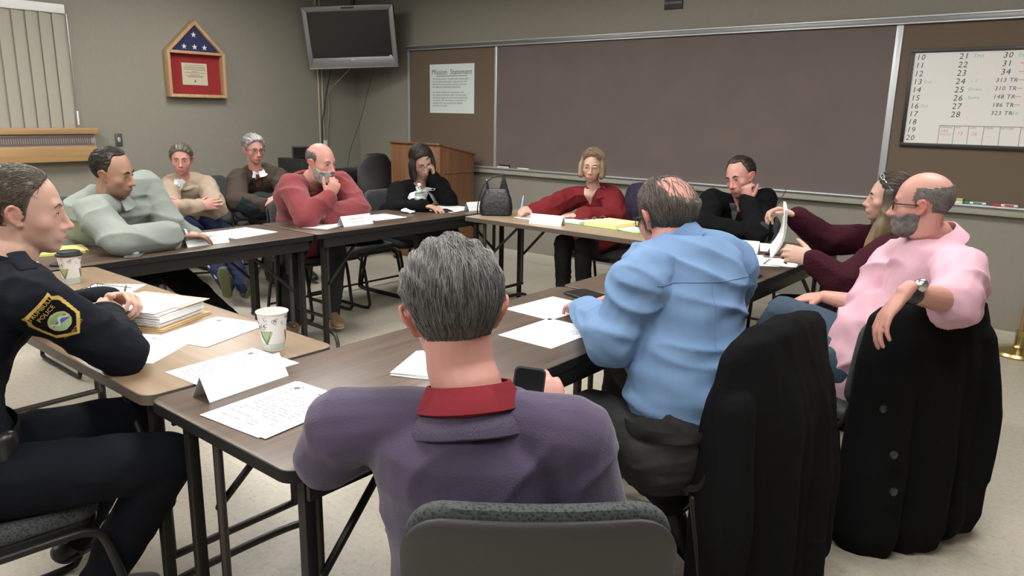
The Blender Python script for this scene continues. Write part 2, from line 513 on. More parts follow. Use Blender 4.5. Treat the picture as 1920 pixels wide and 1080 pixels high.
        p = at(.018, .026, -.004); fd = unit(l*math.cos(math.radians(50))+d*math.sin(math.radians(50))-n*math.sin(a0)); pts = [at(.006, .012, -.003), p]
        for j, L in enumerate((.040, .030, .025)):
            p = p+fd*L*sc; pts.append(p)
            fd = unit(fd+d*math.tan(a1 if j == 0 else a2)*.8-n*.15)
        mb.tube(pts, [.013*sc, .0135*sc, .0112*sc, .0102*sc, .0078*sc], n=10)
    def ears(s, mb, sc=1.0):
        for q in (-1, 1):
            def P3(y, z, o):                                  # outline point pushed off the skull
                base = s.head.surf(arr((q*.075, y, z)))
                return xf(arr([(base[0]+q*(o*1.25+.001), y, z)]), s.HM)[0]
            rim = [P3(.004, -.008, .002), P3(.001, .010, .006), P3(-.008, .020, .011), P3(-.020, .017, .016), P3(-.025, .002, .017), P3(-.020, -.015, .013), P3(-.010, -.028, .009), P3(-.002, -.036, .005), P3(.004, -.032, .002)]
            mb.tube(spline(rim, 4), .0046*s.hs*sc, n=8)
            pl = [P3(-.008, .014, .007), P3(-.013, -.002, .008), P3(-.009, -.018, .006), P3(-.003, -.032, .004)]
            mb.tube(pl, [(.0036, .011), (.004, .012), (.004, .009), (.004, .006)], side=s.HM[:3, 0], n=10)
            mb.ell(xf(arr([(s.head.surf(arr((q*.075, .004, -.010)))[0]*q*q+q*.002, .006, -.010)]), s.HM)[0], (.004, .004, .006))
    def body(s, skin, bare=('hands',), beard_shadow=0.0, pink=0.0):
        mb = MB()
        s.torso(mb, -.012)
        for q in 'RL': s.arm(mb, q, -.004 if 'arms' in bare else -.012)
        s.legs(mb, -.012)
        for q in 'RL':
            A, T = s.an[q], s.toe[q]
            mb.tube([A, A*.45+T*.55-arr((0, 0, .004)), A*.2+T*.8], [.026, .020, .014], n=12)
        nk = s.sp.get('neck', .056)*s.hs
        top = xf(arr([(0, -.018, -.04)]), s.HM)[0]; mid = xf(arr([(0, -.014, -.095)]), s.HM)[0]
        mb.tube([s.N-arr((0, 0, .04)), s.N*.45+mid*.55, mid, top], [nk*1.08, nk*1.0, nk*.98, nk*.95], n=18)
        V, F = s.head.grid(s.head.R); mb.add(xf(V, s.HM), F)
        s.ears(mb)
        for q in 'RL':
            h = dict(s.sp.get('hand'+q, {}))
            s.hand(mb, q, scale=1.03, **h)
        me = remesh(mb, s.vox, 1)
        W = getv(me); L = xf(W, s.HI); col = np.tile(arr(skin), (len(W), 1))
        n = wavy(W, 60, 3)[:, None]; col *= 1+.04*n
        hd = np.linalg.norm(L, axis=1) < .17
        def blend(c, a): 
            nonlocal col
            a = np.clip(a, 0, 1)[:, None]; col = col*(1-a)+arr(c)*a
        red = arr(skin)*arr((1.12, .82, .80))
        g = lambda c, r: np.exp(-(((L-arr(c))/arr(r))**2).sum(1))*hd
        blend(red, (.7+pink)*(g((0, .105, -.04), (.02, .025, .016))+.7*g((.046, .06, -.035), (.022, .03, .022))+.7*g((-.046, .06, -.035), (.022, .03, .022))))
        blend(red, .8*hd*sst(.066, .078, np.abs(L[:, 0]))*sst(.045, .03, np.hypot(L[:, 1]+.01, L[:, 2]+.01)))
        lip = np.exp(-((L[:, 0]/.021)**4+((L[:, 2]+.0725)/.0105)**4))*hd*(L[:, 1] > .075)
        blend(s.sp.get('lip', arr(skin)*arr((.95, .58, .58))), lip*.75)
        blend(arr(skin)*.30, np.exp(-((L[:, 0]/.021)**4+((L[:, 2]+.0725)/.0022)**2))*hd*(L[:, 1] > .08)*.8)
        if beard_shadow:
            a = sst(-.045, -.06, L[:, 2]+.28*np.maximum(0, .04-L[:, 1]))*(L[:, 1] > -.0)*hd*(1-lip)
            blend(arr(skin)*arr((.55, .52, .52)), a*beard_shadow)
        s.me_body = me
        return put(me, 'body', M['skin'], s.root, s.org, col)
    def eyes(s, openness=1.0, iris=(.06, .035, .02)):
        for q in (-1, 1):
            mb = MB(); nu, nv = 17, 9
            V = []; F = []; ms = []
            for j in range(nv):
                for i in range(nu):
                    u = -1+2*i/(nu-1); v = -1+2*j/(nv-1); h = .0058*openness*(1-u*u)**.7
                    x = q*.032+u*.0135; z = -.003+v*h+.0008*u*q
                    p = s.head.surf(arr((x, .0845, z))); V.append(p*(1+.0016/np.linalg.norm(p)))
            for j in range(nv-1):
                for i in range(nu-1):
                    F.append((j*nu+i, j*nu+i+1, (j+1)*nu+i+1, (j+1)*nu+i))
                    u = -1+2*(i+.5)/(nu-1); v = -1+2*(j+.5)/(nv-1); h = .0058*openness*(1-u*u)**.7
                    rr = math.hypot(u*.0135, v*h); ms.append(1 if rr < .0048 else 0)
            V = arr(V); W = xf(V, s.HM)
            for f, m in zip(F, ms): pass
            mb.add(W, F, 0); mb.m = ms[:]
            top = [xf(arr([V[(nv-1)*nu+i]*1.012]), s.HM)[0] for i in range(nu)]
            mb.tube(top, .0011*s.hs, n=6, m=2)
            mb.build('eye', [M['sclera'], M['iris'], M['lash']], s.root, origin=s.org)
    def brows(s, m, thick=1.0):
        for q in (-1, 1):
            pts = [s.head.surf(arr((q*x, .082, z)), .0012) for x, z in ((.012, .0155), (.022, .0195), (.034, .021), (.046, .0155))]
            mb = MB(); mb.tube(spline(xf(arr(pts), s.HM), 4), [(.0015, .0032*thick)]*3+[(.0018, .0042*thick)]*6+[(.0012, .0022*thick)]*4, side=s.HM[:3, 1], n=8)
            mb.build('eyebrow', m, s.root, origin=s.org)
    def shell(s, R, name, mats, mat_col=None, keep=None):
        V, F = s.head.grid(R); mb = MB(); mb.add(xf(V, s.HM), F)
        o = mb.build(name, mats, s.root, origin=s.org, angle=180)
        return o
    def hair(s, style, m, T=.012, seed=1, top=1.0, strands=0, c=((.05, .04, .03), (.1, .08, .06)), flow='back', width=.0009, length=.05, lift=.002, rip=.18, curl=.25):
        hd = s.head; P = hd.D*hd.R[..., None]
        k = hair_mask(P, style, seed)
        z = P[..., 2]
        Tm = T*(.38+.62*sst(-.045, .06, z)*top+.0)
        if flow == 'back': ang = np.arctan2(P[..., 0], P[..., 2]+.02)*26
        else: ang = np.arctan2(P[..., 0], P[..., 1])*34
        w = wavy(P.reshape(-1, 3), 70, seed).reshape(z.shape)
        Tm = Tm*(1+rip*np.sin(ang+2.2*w)+.10*w)
        R = hd.R+k*Tm-(1-k)*.007
        s.hR = R
        mb = MB(); V, F = hd.grid(R); mb.add(xf(V, s.HM), F)
        if strands:
            r = np.random.default_rng(seed); n = strands*6
            D = r.normal(size=(n, 3)); D /= np.linalg.norm(D, axis=1, keepdims=True)
            Q = D*hd.radius(D)[:, None]; kk = hair_mask(Q, style, seed)
            if style == 'thin': kk = np.maximum(kk, (r.random(n) < .05)*(Q[:, 2] > .03)*(Q[:, 1] < .07)*1.0)
            D = D[(kk > .55)][:strands]
            n = len(D); ns = 7; path = np.zeros((n, ns, 3)); step = length/(ns-1)*(.6+.8*r.random(n))[:, None]
            p = D*hd.radius(D, R)[:, None]; jit = r.normal(size=(n, 3))*curl; hh = lift*(.2+r.random(n))
            for i in range(ns):
                path[:, i] = p*(1+((hh*math.sin(PI*(i/(ns-1))**.8*.8)+.0006)/np.linalg.norm(p, axis=1))[:, None])
                nn = p/np.linalg.norm(p, axis=1, keepdims=True)
                if flow == 'back': fl = np.stack([p[:, 0]*2.0, -np.full(n, .8)*sst(-.09, -.02, p[:, 1])-.15, -.35-1.6*sst(.02, -.07, p[:, 1])*sst(.10, .02, p[:, 2])], 1)
                elif flow == 'side': fl = np.stack([.9-0*p[:, 0], -.2+0*p[:, 0], -.2-6*np.maximum(0, .05-p[:, 2])], 1)
                else: fl = np.stack([p[:, 0]*.5, p[:, 1]*.5-.2, -1+0*p[:, 0]], 1)
                fl = fl/np.linalg.norm(fl, axis=1, keepdims=True)+jit
                fl -= nn*(fl*nn).sum(1, keepdims=True); fl /= np.linalg.norm(fl, axis=1, keepdims=True)+1e-9
                p = p+fl*step; d2 = p/np.linalg.norm(p, axis=1, keepdims=True); p = d2*np.maximum(hd.radius(d2, R), hd.radius(d2)+.001)[:, None]
            Vs = np.zeros((n, ns, 3, 3)); tw = np.array([.6, 1, 1, 1, .9, .6, .15])*width
            for i in range(ns):
                t = path[:, min(i+1, ns-1)]-path[:, max(i-1, 0)]; t /= np.linalg.norm(t, axis=1, keepdims=True)+1e-9
                nn = path[:, i]/np.linalg.norm(path[:, i], axis=1, keepdims=True); b = np.cross(t, nn)
                for q, (cb, cn) in enumerate(((1, -.3), (-1, -.3), (0, .7))):
                    Vs[:, i, q] = path[:, i]+(b*cb+nn*cn)*tw[i]
            base = (np.arange(n)*ns*3)[:, None, None, None]
            ii = np.arange(ns-1)[None, :, None, None]; qq = np.arange(3)[None, None, :, None]
            q2 = (qq+1) % 3
            Fs = np.concatenate([base+ii*3+qq, base+ii*3+q2, base+(ii+1)*3+q2, base+(ii+1)*3+qq], -1).reshape(-1, 4)
            mb.add(xf(Vs.reshape(-1, 3), s.HM), [tuple(f) for f in Fs.tolist()])
            sh = np.repeat(r.random(n), ns*3)
        o = mb.build('hair', m, s.root, origin=s.org, angle=180)
        me = o.data; a = me.color_attributes.new('col', 'FLOAT_COLOR', 'POINT'); cc = np.ones((len(me.vertices), 4))
        nb = hd.nu*hd.nv
        t = .5+.5*wavy(P.reshape(-1, 3), 120, seed+5, 6)
        mix = np.concatenate([t, sh]) if strands else t
        mix = mix[:len(cc)] if len(mix) >= len(cc) else np.pad(mix, (0, len(cc)-len(mix)))
        cc[:, :3] = arr(c[0])*(1-mix[:, None])+arr(c[1])*mix[:, None]
        a.data.foreach_set('color', cc.ravel())
        return o
    def beard(s, m, T=.010, seed=3, chin=1.0, col=((.25, .24, .22), (.4, .39, .37)), side=True):
        hd = s.head; P = hd.D*hd.R[..., None]; x, y, z = P[..., 0], P[..., 1], P[..., 2]
        n = wavy(P.reshape(-1, 3), 140, seed).reshape(z.shape)
        line = -.030-.012*sst(.03, .06, y) if side else -.056+0*y
        k = np.minimum(line-z, y+.004)
        mouth = .0085-np.sqrt((x/2.2)**2+(z+.0735)**2*1.4)
        k = np.minimum(k, -mouth+.003)
        nose = .018-np.sqrt(x**2+(z+.040)**2); k = np.minimum(k, -nose)
        if not side: k = np.minimum(k, .034-np.abs(x))
        k = sst(-.004, .006, k+.003*n)
        Tm = T*(1+chin*sst(-.075, -.11, z)*sst(.02, .06, y))*(1+.10*n)
        mb = MB(); V, F = hd.grid(hd.R+k*Tm-(1-k)*.006); mb.add(xf(V, s.HM), F)
        o = mb.build('beard', m, s.root, origin=s.org, angle=180)
        a = o.data.color_attributes.new('col', 'FLOAT_COLOR', 'POINT'); cc = np.ones((len(V), 4)); t = (.5+.5*wavy(P.reshape(-1, 3), 200, seed, 6))[:, None]
        cc[:, :3] = arr(col[0])*(1-t)+arr(col[1])*t; a.data.foreach_set('color', cc.ravel())
    def glasses(s, m, w=.025, h=.0165, rim=.0012, y=.094, z=-.004, temple=.0017, up=0.0):
        root = None; mb = MB(); lens = MB()
        for q in (-1, 1):
            pts = rrect(w*2*.94, h*2, h*.75, 5, q*.033, z)
            P3 = [(a, y-.10*max(0, abs(a)-.03)**1.0*.9, b) for a, b in pts]
            W = xf(arr(P3+[P3[0], P3[1]]), s.HM); mb.tube(W, rim*s.hs, n=6, cap=False)
            lens.add(xf(arr(P3), s.HM), [tuple(range(len(P3)))])
            tp = [(q*(.033+w*.92), y-.003, z+h*.55), (q*.071, y-.02, z+h*.5), (q*.080, .03, z+h*.4), (q*.0815, -.004, z+.004), (q*.079, -.022, z-.012)]
            mb.tube(xf(arr(tp), s.HM), temple*s.hs, n=6)
        mb.tube(xf(arr([(-.009, y+.001, z+h*.25), (0, y+.004, z+h*.4), (.009, y+.001, z+h*.25)]), s.HM), rim*1.2*s.hs, n=6)
        g = mb.build('glasses', m, s.root, origin=s.org); l = lens.build('lens', M['lens'], g, origin=s.org)
    def shoes(s, m, sole=None, L=.26):
        for q in 'RL':
            A, T = s.an[q], s.toe[q]; f = unit(T-A-arr((0, 0, 0))); up = arr((0, 0, 1))
            d = unit(T-arr((A[0], A[1], A[2]-.05))); u = unit(up-d*np.dot(up, d)); sd = np.cross(d, u)
            heel = A-u*.055-d*.055
            mb = MB()
            P0 = [heel+u*.03, heel+d*.05+u*.038, heel+d*.12+u*.032, heel+d*.19+u*.024, heel+d*.245+u*.018]
            mb.tube(P0, [(.032, .034), (.036, .042), (.038, .034), (.044, .026), (.032, .018)], side=sd, n=16)
            mb.tube([heel+d*.045+u*.05, A+u*.02], [.042, .044], n=14)
            me = remesh(mb, .006, 4); o = put(me, 'shoe', m, s.root, s.org)
            sb = MB()
            sb.tube([heel+u*.0, heel+d*.06, heel+d*.13, heel+d*.20+u*.0, heel+d*.255+u*.004], [(.033, .010), (.035, .010), (.037, .009), (.046, .009), (.028, .008)], side=sd, n=16)
            sb.build('sole', sole or M['black_rubber'], o, origin=s.org)
    def top(s, name, m, off=.014, sleeve=1.0, foldamp=.004, freq=26, seed=1, hem=0.0, loose=.0, col=None, vox=.008, belly=0.0, cuff=0, extra=None, smooth=5, sleeve_r=0.0, t0=0.0, clip=None):
        mb = MB(); s.torso(mb, off, belly=belly, t0=t0)
        for q in 'RL':
            s.arm(mb, q, off+.002+sleeve_r, upto=.97*sleeve if sleeve >= 1 else sleeve, fore=sleeve > 0)
        if hem:
            C = s.P; mb.tube([C-arr((0, 0, .02))-arr((0, 0, hem)), C+arr((0, 0, .08))], [(.180*(.55+.45*s.bulk)+off, .135*(.4+.6*s.bulk)+off+loose)]*2, side=s.pr, n=24)
        if extra: extra(mb)
        me = remesh(mb, vox, smooth)
        folds(me, foldamp, freq, seed)
        if clip is not None: Vc = getv(me); Vc[:, 2] = np.maximum(Vc[:, 2], s.P[2]+clip+.008*np.sin(Vc[:, 0]*30)); setv(me, Vc)
        o = put(me, name, m, s.root, s.org); s.me_top = me
        return o
    def trousers(s, m, off=.010, seed=4, foldamp=.005, name='trousers', vox=.009):
        mb = MB(); s.legs(mb, off)
        mb.tube([s.P+arr((0, 0, .005)), s.P+arr((0, 0, .07))], [(.168*(.55+.45*s.bulk)+off, .118*(.4+.6*s.bulk)+off)]*2, side=s.pr, n=24)
        me = remesh(mb, vox, 4); folds(me, foldamp, 24, seed)
        return put(me, name, m, s.root, s.org)
    def collar(s, m, r=.066, h=.045, tilt=.35, name='collar', open_=40, t=.004, y0=.0, flare=.01, spread=1.0):
        """band around the neck, open at the throat, folded edge"""
        c0 = s.N*.78+xf(arr([(0, -.014, -.095)]), s.HM)[0]*.22+arr((0, 0, y0-.022)); ax = unit(unit(xf(arr([(0, -.014, -.095)]), s.HM)[0]-s.N+arr((0, 0, .02)))*.45+arr((0, 0, .8)))
        f = unit(s.bf-ax*np.dot(s.bf, ax)); sd = np.cross(f, ax)
        n = 40; V = []; F = []
        for i in range(n+1):
            a = math.radians(open_+(360-2*open_)*i/n)
            d = f*math.cos(a)+sd*math.sin(a); fr = math.cos(a)*.5+.5
            lo = c0+d*(r+flare)*(1+.0*fr)-ax*(.012+tilt*.05*fr); hi = c0+d*r*.98+ax*(h-tilt*.06*fr)
            ou = c0+d*(r+flare*1.6+.004)-ax*(.002+tilt*.085*fr*spread)
            for p in (lo, hi+d*-.001, hi+d*t, ou+d*t): V.append(p)
        for i in range(n):
            for j in range(4): F.append((i*4+j, i*4+(j+1) % 4, (i+1)*4+(j+1) % 4, (i+1)*4+j))
        F.append((3, 2, 1, 0)); F.append((n*4, n*4+1, n*4+2, n*4+3))
        mb = MB(); mb.add(arr(V), F); return mb.build(name, m, s.root, origin=s.org, angle=60)
    def ring(s, name, m, q, t=.0, r=.03, w=.02, th=.004):
        """band round a forearm at fraction t from the wrist"""
        W, E = s.wr[q], s.el[q]; d = unit(E-W); c = W+d*t
        mb = MB(); mb.tube([c-d*w/2, c-d*w*.45, c+d*w*.45, c+d*w/2], [r-th*.3, r, r, r-th*.3], n=20); return mb.build(name, m, s.root, origin=s.org)

    def patch(s, name, m, w0, w1, z0, z1, u0=0.0, nu=9, nv=14, off=.0025, parent=None, curve=0.0):
        """a shaped piece of cloth or skin lying on the chest, u across and z below the neck"""
        V = getv(s.me_top)+s.org; bv = BVHTree.FromPolygons([Vector(v) for v in V], [tuple(q.vertices) for q in s.me_top.polygons])
        P_ = []
        for j in range(nv):
            q = j/(nv-1); w = w0+(w1-w0)*q**(1+curve)
            for i in range(nu):
                o = s.N-arr((0, 0, z0+(z1-z0)*q))+s.br*(u0+w*(-1+2*i/(nu-1)))+s.bf*.20
                h = bv.ray_cast(Vector(o), Vector(-s.bf)); P_.append(arr(h[0])+s.bf*off if h[0] is not None else arr((0, 0, -99)))
        F = [(j*nu+i, j*nu+i+1, (j+1)*nu+i+1, (j+1)*nu+i) for j in range(nv-1) for i in range(nu-1)]
        F = [f for f in F if min(P_[k][2] for k in f) > -9]; kp = sorted({k for f in F for k in f}); ix = {k: i for i, k in enumerate(kp)}
        mb = MB(); mb.add(arr([P_[k] for k in kp]), [tuple(ix[k] for k in f) for f in F]); o = mb.build(name, m, parent or s.root, origin=s.org, angle=180)
        sm = o.modifiers.new('thick', 'SOLIDIFY'); sm.thickness = .003; sm.offset = -1
        return o
# ------------------------------------------------------------------ materials used all over
M = {}
M['skin'] = attr_mat('skin', rough=.48, spec=.4, bump=(220, .08))
M['hair'] = attr_mat('hair', rough=.45, spec=.45)
M['beard'] = attr_mat('beard', rough=.75, spec=.2, bump=(300, .6))
M['sclera'] = mat('eye_white', (.62, .58, .54), .25)
M['iris'] = mat('iris', (.045, .03, .02), .15)
M['lash'] = mat('lashes', (.03, .02, .016), .7)
M['brow_dark'] = mat('brow_dark', (.03, .02, .016), .8)
M['brow_mid'] = mat('brow_mid', (.12, .085, .06), .8)
M['brow_grey'] = mat('brow_grey', (.22, .2, .18), .8)
def lensmat():
    m, nt, b, N, L = newmat('clear_lens')
    t = N.new('ShaderNodeBsdfTransparent'); g = N.new('ShaderNodeBsdfGlossy'); g.inputs['Roughness'].default_value = .05
    x = N.new('ShaderNodeMixShader'); x.inputs[0].default_value = .10
    L.new(t.outputs[0], x.inputs[1]); L.new(g.outputs[0], x.inputs[2]); L.new(x.outputs[0], N['Material Output'].inputs['Surface']); return m
M['lens'] = lensmat()
M['glass_frame'] = mat('spectacle_frame', (.015, .014, .014), .35)
M['gold_wire'] = mat('gold_wire', (.45, .36, .22), .3, .9)
M['black_rubber'] = mat('black_rubber', (.02, .02, .02), .7)
M['black_metal'] = mat('black_enamel', (.014, .013, .012), .42, spec=.3)
M['brown_metal'] = mat('brown_enamel', (.045, .036, .032), .4)
M['chrome'] = mat('chrome', (.6, .6, .6), .25, 1)
M['black_plastic'] = mat('black_plastic', (.018, .018, .019), .45, bump=(300, .1))
M['shell_plastic'] = mat('chair_shell', (.030, .029, .029), .5, bump=(420, .15))
M['chair_fabric'] = weave('chair_fabric', (.022, .024, .025), (.058, .064, .066), 150)
M['walnut'] = wood('walnut_laminate', (.062, .040, .028), (.112, .076, .055), 1, 9, .36)
M['tan_wood'] = wood('tan_laminate', (.215, .142, .085), (.275, .19, .118), 0, 8, .35)
M['tan_pale'] = wood('pale_tan_laminate', (.27, .20, .135), (.33, .25, .172), 0, 8, .35)
M['oak'] = wood('oak_veneer', (.34, .20, .09), (.45, .28, .13), 1, 7, .45)
M['lectern_wood'] = wood('lectern_veneer', (.17, .078, .035), (.24, .115, .055), 2, 7, .45)
M['pine'] = wood('pine_frame', (.42, .26, .13), (.52, .35, .19), 2, 8, .5)
M['edge_black'] = mat('black_edge_band', (.010, .010, .010), .6, spec=.25)
M['edge_brown'] = mat('brown_edge_band', (.10, .078, .062), .45)
M['paper'] = mat('paper', (.86, .87, .87), .75)
M['card'] = mat('card', (.80, .83, .84), .7)
M['ink'] = mat('ink', (.13, .14, .16), .8)
M['ink_dark'] = mat('ink_dark', (.06, .06, .065), .8)
M['seal_ink'] = mat('seal_ink', (.10, .12, .14), .8)
M['white_plastic'] = mat('white_plastic', (.75, .75, .73), .4)
M['manila'] = mat('manila', (.62, .44, .22), .8)
M['pink_paper'] = mat('pink_paper', (.66, .36, .30), .8)
M['yellow_paper'] = mat('yellow_paper', (.70, .64, .20), .8)
M['pale_yellow'] = mat('pale_yellow_paper', (.82, .74, .36), .8)
M['green_plastic'] = mat('green_plastic', (.30, .62, .08), .4)
M['steel'] = mat('brushed_aluminium', (.42, .43, .43), .35, .85)
M['pale_metal'] = mat('pale_aluminium', (.55, .58, .60), .4, .5)

# ------------------------------------------------------------------ setting
def wallmat(name, col):
    m, nt, b, N, L = newmat(name)
    tc = N.new('ShaderNodeTexCoord'); mp = N.new('ShaderNodeMapping'); mp.inputs['Scale'].default_value = (1, 1, .35)
    L.new(tc.outputs['Object'], mp.inputs['Vector'])
    t = N.new('ShaderNodeTexNoise'); t.inputs['Scale'].default_value = 60; t.inputs['Detail'].default_value = 6
    L.new(mp.outputs['Vector'], t.inputs['Vector'])
    mx = N.new('ShaderNodeMix'); mx.data_type = 'RGBA'
    mx.inputs[6].default_value = (*[c*.90 for c in col], 1); mx.inputs[7].default_value = (*[c*1.08 for c in col], 1)
    L.new(t.outputs['Fac'], mx.inputs[0]); L.new(mx.outputs[2], b.inputs['Base Color'])
    b.inputs['Roughness'].default_value = .7; b.inputs['Specular IOR Level'].default_value = .25
    bp = N.new('ShaderNodeBump'); bp.inputs['Strength'].default_value = .12; bp.inputs['Distance'].default_value = .004
    L.new(t.outputs['Fac'], bp.inputs['Height']); L.new(bp.outputs['Normal'], b.inputs['Normal'])
    return m
M['wall'] = wallmat('vinyl_wallcovering', (.262, .247, .205))
M['wall_off'] = wallmat('plain_wall', (.30, .29, .265))
M['base'] = mat('cove_base', (.46, .44, .38), .5)

def floormat():
    m, nt, b, N, L = newmat('vinyl_tile_floor')
    tc = N.new('ShaderNodeTexCoord')
    t = N.new('ShaderNodeTexNoise'); t.inputs['Scale'].default_value = 45; t.inputs['Detail'].default_value = 8; t.inputs['Roughness'].default_value = .75
    L.new(tc.outputs['Object'], t.inputs['Vector'])
    r = N.new('ShaderNodeValToRGB'); e = r.color_ramp.elements
    e[0].position = .30; e[0].color = (.26, .225, .175, 1); e[1].position = .62; e[1].color = (.52, .475, .395, 1)
    e.new(.42).color = (.445, .405, .335, 1)
    L.new(t.outputs['Fac'], r.inputs['Fac'])
    br = N.new('ShaderNodeTexBrick'); br.offset = 0; br.inputs['Scale'].default_value = 1; br.inputs['Brick Width'].default_value = .305; br.inputs['Row Height'].default_value = .305
    br.inputs['Mortar Size'].default_value = .0012; br.inputs['Color1'].default_value = (1, 1, 1, 1); br.inputs['Color2'].default_value = (.96, .96, .95, 1); br.inputs['Mortar'].default_value = (.82, .80, .78, 1)
    L.new(tc.outputs['Object'], br.inputs['Vector'])
    mx = N.new('ShaderNodeMix'); mx.data_type = 'RGBA'; mx.blend_type = 'MULTIPLY'; mx.inputs[0].default_value = 1
    L.new(r.outputs['Color'], mx.inputs[6]); L.new(br.outputs['Color'], mx.inputs[7]); L.new(mx.outputs[2], b.inputs['Base Color'])
    t2 = N.new('ShaderNodeTexNoise'); t2.inputs['Scale'].default_value = 6; L.new(tc.outputs['Object'], t2.inputs['Vector'])
    mr = N.new('ShaderNodeMapRange'); mr.inputs['To Min'].default_value = .28; mr.inputs['To Max'].default_value = .48
    L.new(t2.outputs['Fac'], mr.inputs['Value']); L.new(mr.outputs['Result'], b.inputs['Roughness'])
    return m
M['floor'] = floormat()
M['ceiling'] = mat('acoustic_tile', (.55, .545, .53), .9, noise=(40, .06))
RX, RY, RH = 9.2, -8.4, 2.78
def struct(mb, name, m, **k): return tag(mb.build(name, m, **k), kind='structure')
struct(MB().box((-.1, RY-.1, -.1), (RX+.1, .1, 0)), 'floor', M['floor'], smooth=False)
struct(MB().box((-.1, RY-.1, RH), (RX+.1, .1, RH+.1)), 'ceiling', M['ceiling'], smooth=False)
struct(MB().box((-.1, 0, 0), (RX+.1, .1, RH)), 'wall_back', M['wall'], smooth=False)
struct(MB().box((RX, RY, 0), (RX+.1, 0, RH)), 'wall_right', M['wall_off'], smooth=False)
struct(MB().box((-.1, RY-.1, 0), (RX+.1, RY, RH)), 'wall_front', M['wall_off'], smooth=False)
# left wall with its window opening
WY0, WY1, WZ0, WZ1 = -5.6, -3.075, 1.262, 2.235
wl = MB()
wl.box((-.1, RY, 0), (0, WY0, RH)); wl.box((-.1, WY1, 0), (0, 0, RH)); wl.box((-.1, WY0, 0), (0, WY1, WZ0)); wl.box((-.1, WY0, WZ1), (0, WY1, RH))
struct(wl, 'wall_left', M['wall'], smooth=False)
for nm, lo, hi in (('baseboard_back', (0, -.008, 0), (RX, 0, .104)), ('baseboard_left', (0, RY, 0), (.008, -.008, .104))):
    struct(MB().box(lo, hi), nm, M['base'], bevel=.003)
win = MB(); 
for lo, hi in (((-.1, WY0, WZ0), (-.055, WY1, WZ0+.04)), ((-.1, WY0, WZ1-.04), (-.055, WY1, WZ1)), ((-.1, WY1-.04, WZ0), (-.055, WY1, WZ1)), ((-.1, WY0, WZ0), (-.055, WY0+.04, WZ1)), ((-.1, -4.35, WZ0), (-.055, -4.31, WZ1))): win.box(lo, hi)
wo = struct(win, 'window_1', M['steel'], bevel=.002)
pane = MB().box((-.085, WY0+.03, WZ0+.03), (-.080, WY1-.03, WZ1-.03)).build('window_pane', mat('night_glass', (.01, .012, .03), .05, spec=.6), wo, smooth=False)

# ceiling lamps: recessed 2x4 troffers
lampm = mat('troffer_diffuser', (.8, .8, .8), .5, emit=((1.0, .985, .945), 10.0))
trof_frame = mat('troffer_frame', (.7, .7, .68), .5)
lamp0 = None
LAMPS = [(1.75, -6.9), (1.75, -4.6), (1.75, -2.3), (4.2, -6.9), (4.2, -4.6), (4.2, -2.3), (6.65, -6.9), (6.65, -4.6), (6.65, -2.3)]
def make_lamp():
    t = thing('ceiling_light', 'recessed fluorescent light panel in the white tiled ceiling', 'light', (0, 0, RH), 0, 'ceiling light panels')
    fr = MB()
    for lo, hi in (((-.61, -.305, -.012), (.61, -.275, 0)), ((-.61, .275, -.012), (.61, .305, 0)), ((-.61, -.275, -.012), (-.58, .275, 0)), ((.58, -.275, -.012), (.61, .275, 0))): fr.box(lo, hi)
    fr.build('frame', trof_frame, t, bevel=.002)
    MB().box((-.58, -.275, -.006), (.58, .275, -.001)).build('diffuser', lampm, t, smooth=False)
    return t
for i, (x, y) in enumerate(LAMPS):
    o = lamp0 if i and False else (make_lamp() if i == 0 else copy_tree(lamp0))
    if i == 0: lamp0 = o
    o.location = (x, y, RH)

# ------------------------------------------------------------------ window blinds, radiator, wall pieces
bl = thing('vertical_blind', 'beige vertical blind with a white head rail hanging in the window', 'blind', (0.03, -3.09, 2.235))
MB().box((-.025, -2.5, -.06), (.025, .0, 0.012)).build('head_rail', M['white_plastic'], bl, bevel=.004)
vane_m = mat('blind_vane', (.36, .345, .29), .8, noise=(300, .05)); 
y = -.045; k = 0
while y > -2.3:
    mb = MB(); w = .106; a = math.radians(10)
    c, s_ = math.cos(a), math.sin(a); L = .925
    pts = [(-s_*w/2*q+.004*(1-q*q), c*w/2*q) for q in np.linspace(-1, 1, 7)]
    pts = pts+[(p[0]+.0015, p[1]) for p in pts[::-1]]
    mb.prism([(x2, y2+y) for x2, y2 in pts], -.06-L, -.055)
    mb.build('vane', vane_m, bl); y -= .098; k += 1
MB().box((.012, .005, -.955), (.028, .018, -.84)).build('pull_weight', M['white_plastic'], bl, bevel=.003)
MB().tube([(.02, .01, -.06), (.02, .011, -.84)], .003, n=6).build('wand', M['steel'], bl)
sill = MB().box((0, -5.75, 1.206), (.13, -2.955, 1.257)).build('window_sill', M['oak'], bevel=.004)
tag(sill, 'light oak window sill board above the radiator grille', 'sill')
rd = thing('radiator_cover', 'wall convector cover with a metal grille over an oak board', 'radiator', (0, -2.975, .98))
MB().box((0, -2.75, 0), (.115, 0, .125)).build('wood_panel', M['oak'], rd, bevel=.003)
gr = MB(); gr.box((0, -2.75, .125), (.10, 0, .222)); gr.build('grille_housing', mat('grille_paint', (.34, .28, .26), .45), rd, bevel=.003)
sl = MB()
for i in range(150): sl.box((.10, -.04-.0168*i-.008, .145), (.104, -.04-.0168*i, .200))
sl.box((.10, -2.74, .14), (.106, -.02, .147)); sl.box((.10, -2.74, .198), (.106, -.02, .205)); sl.build('grille', mat('grille_dark', (.12, .10, .095), .5), rd, smooth=False)

tp = thing('wall_thermostat', 'small grey metal wall control plate left of the flag case', 'thermostat', (0, -2.742, 1.15))
MB().box((0, -.03, -.056), (.012, .03, .056)).build('cover_plate', mat('grey_plate', (.10, .10, .095), .4, .3), tp, bevel=.003)
MB().box((.012, -.012, -.02), (.017, .012, .02)).build('switch', M['pale_metal'], tp, bevel=.002)

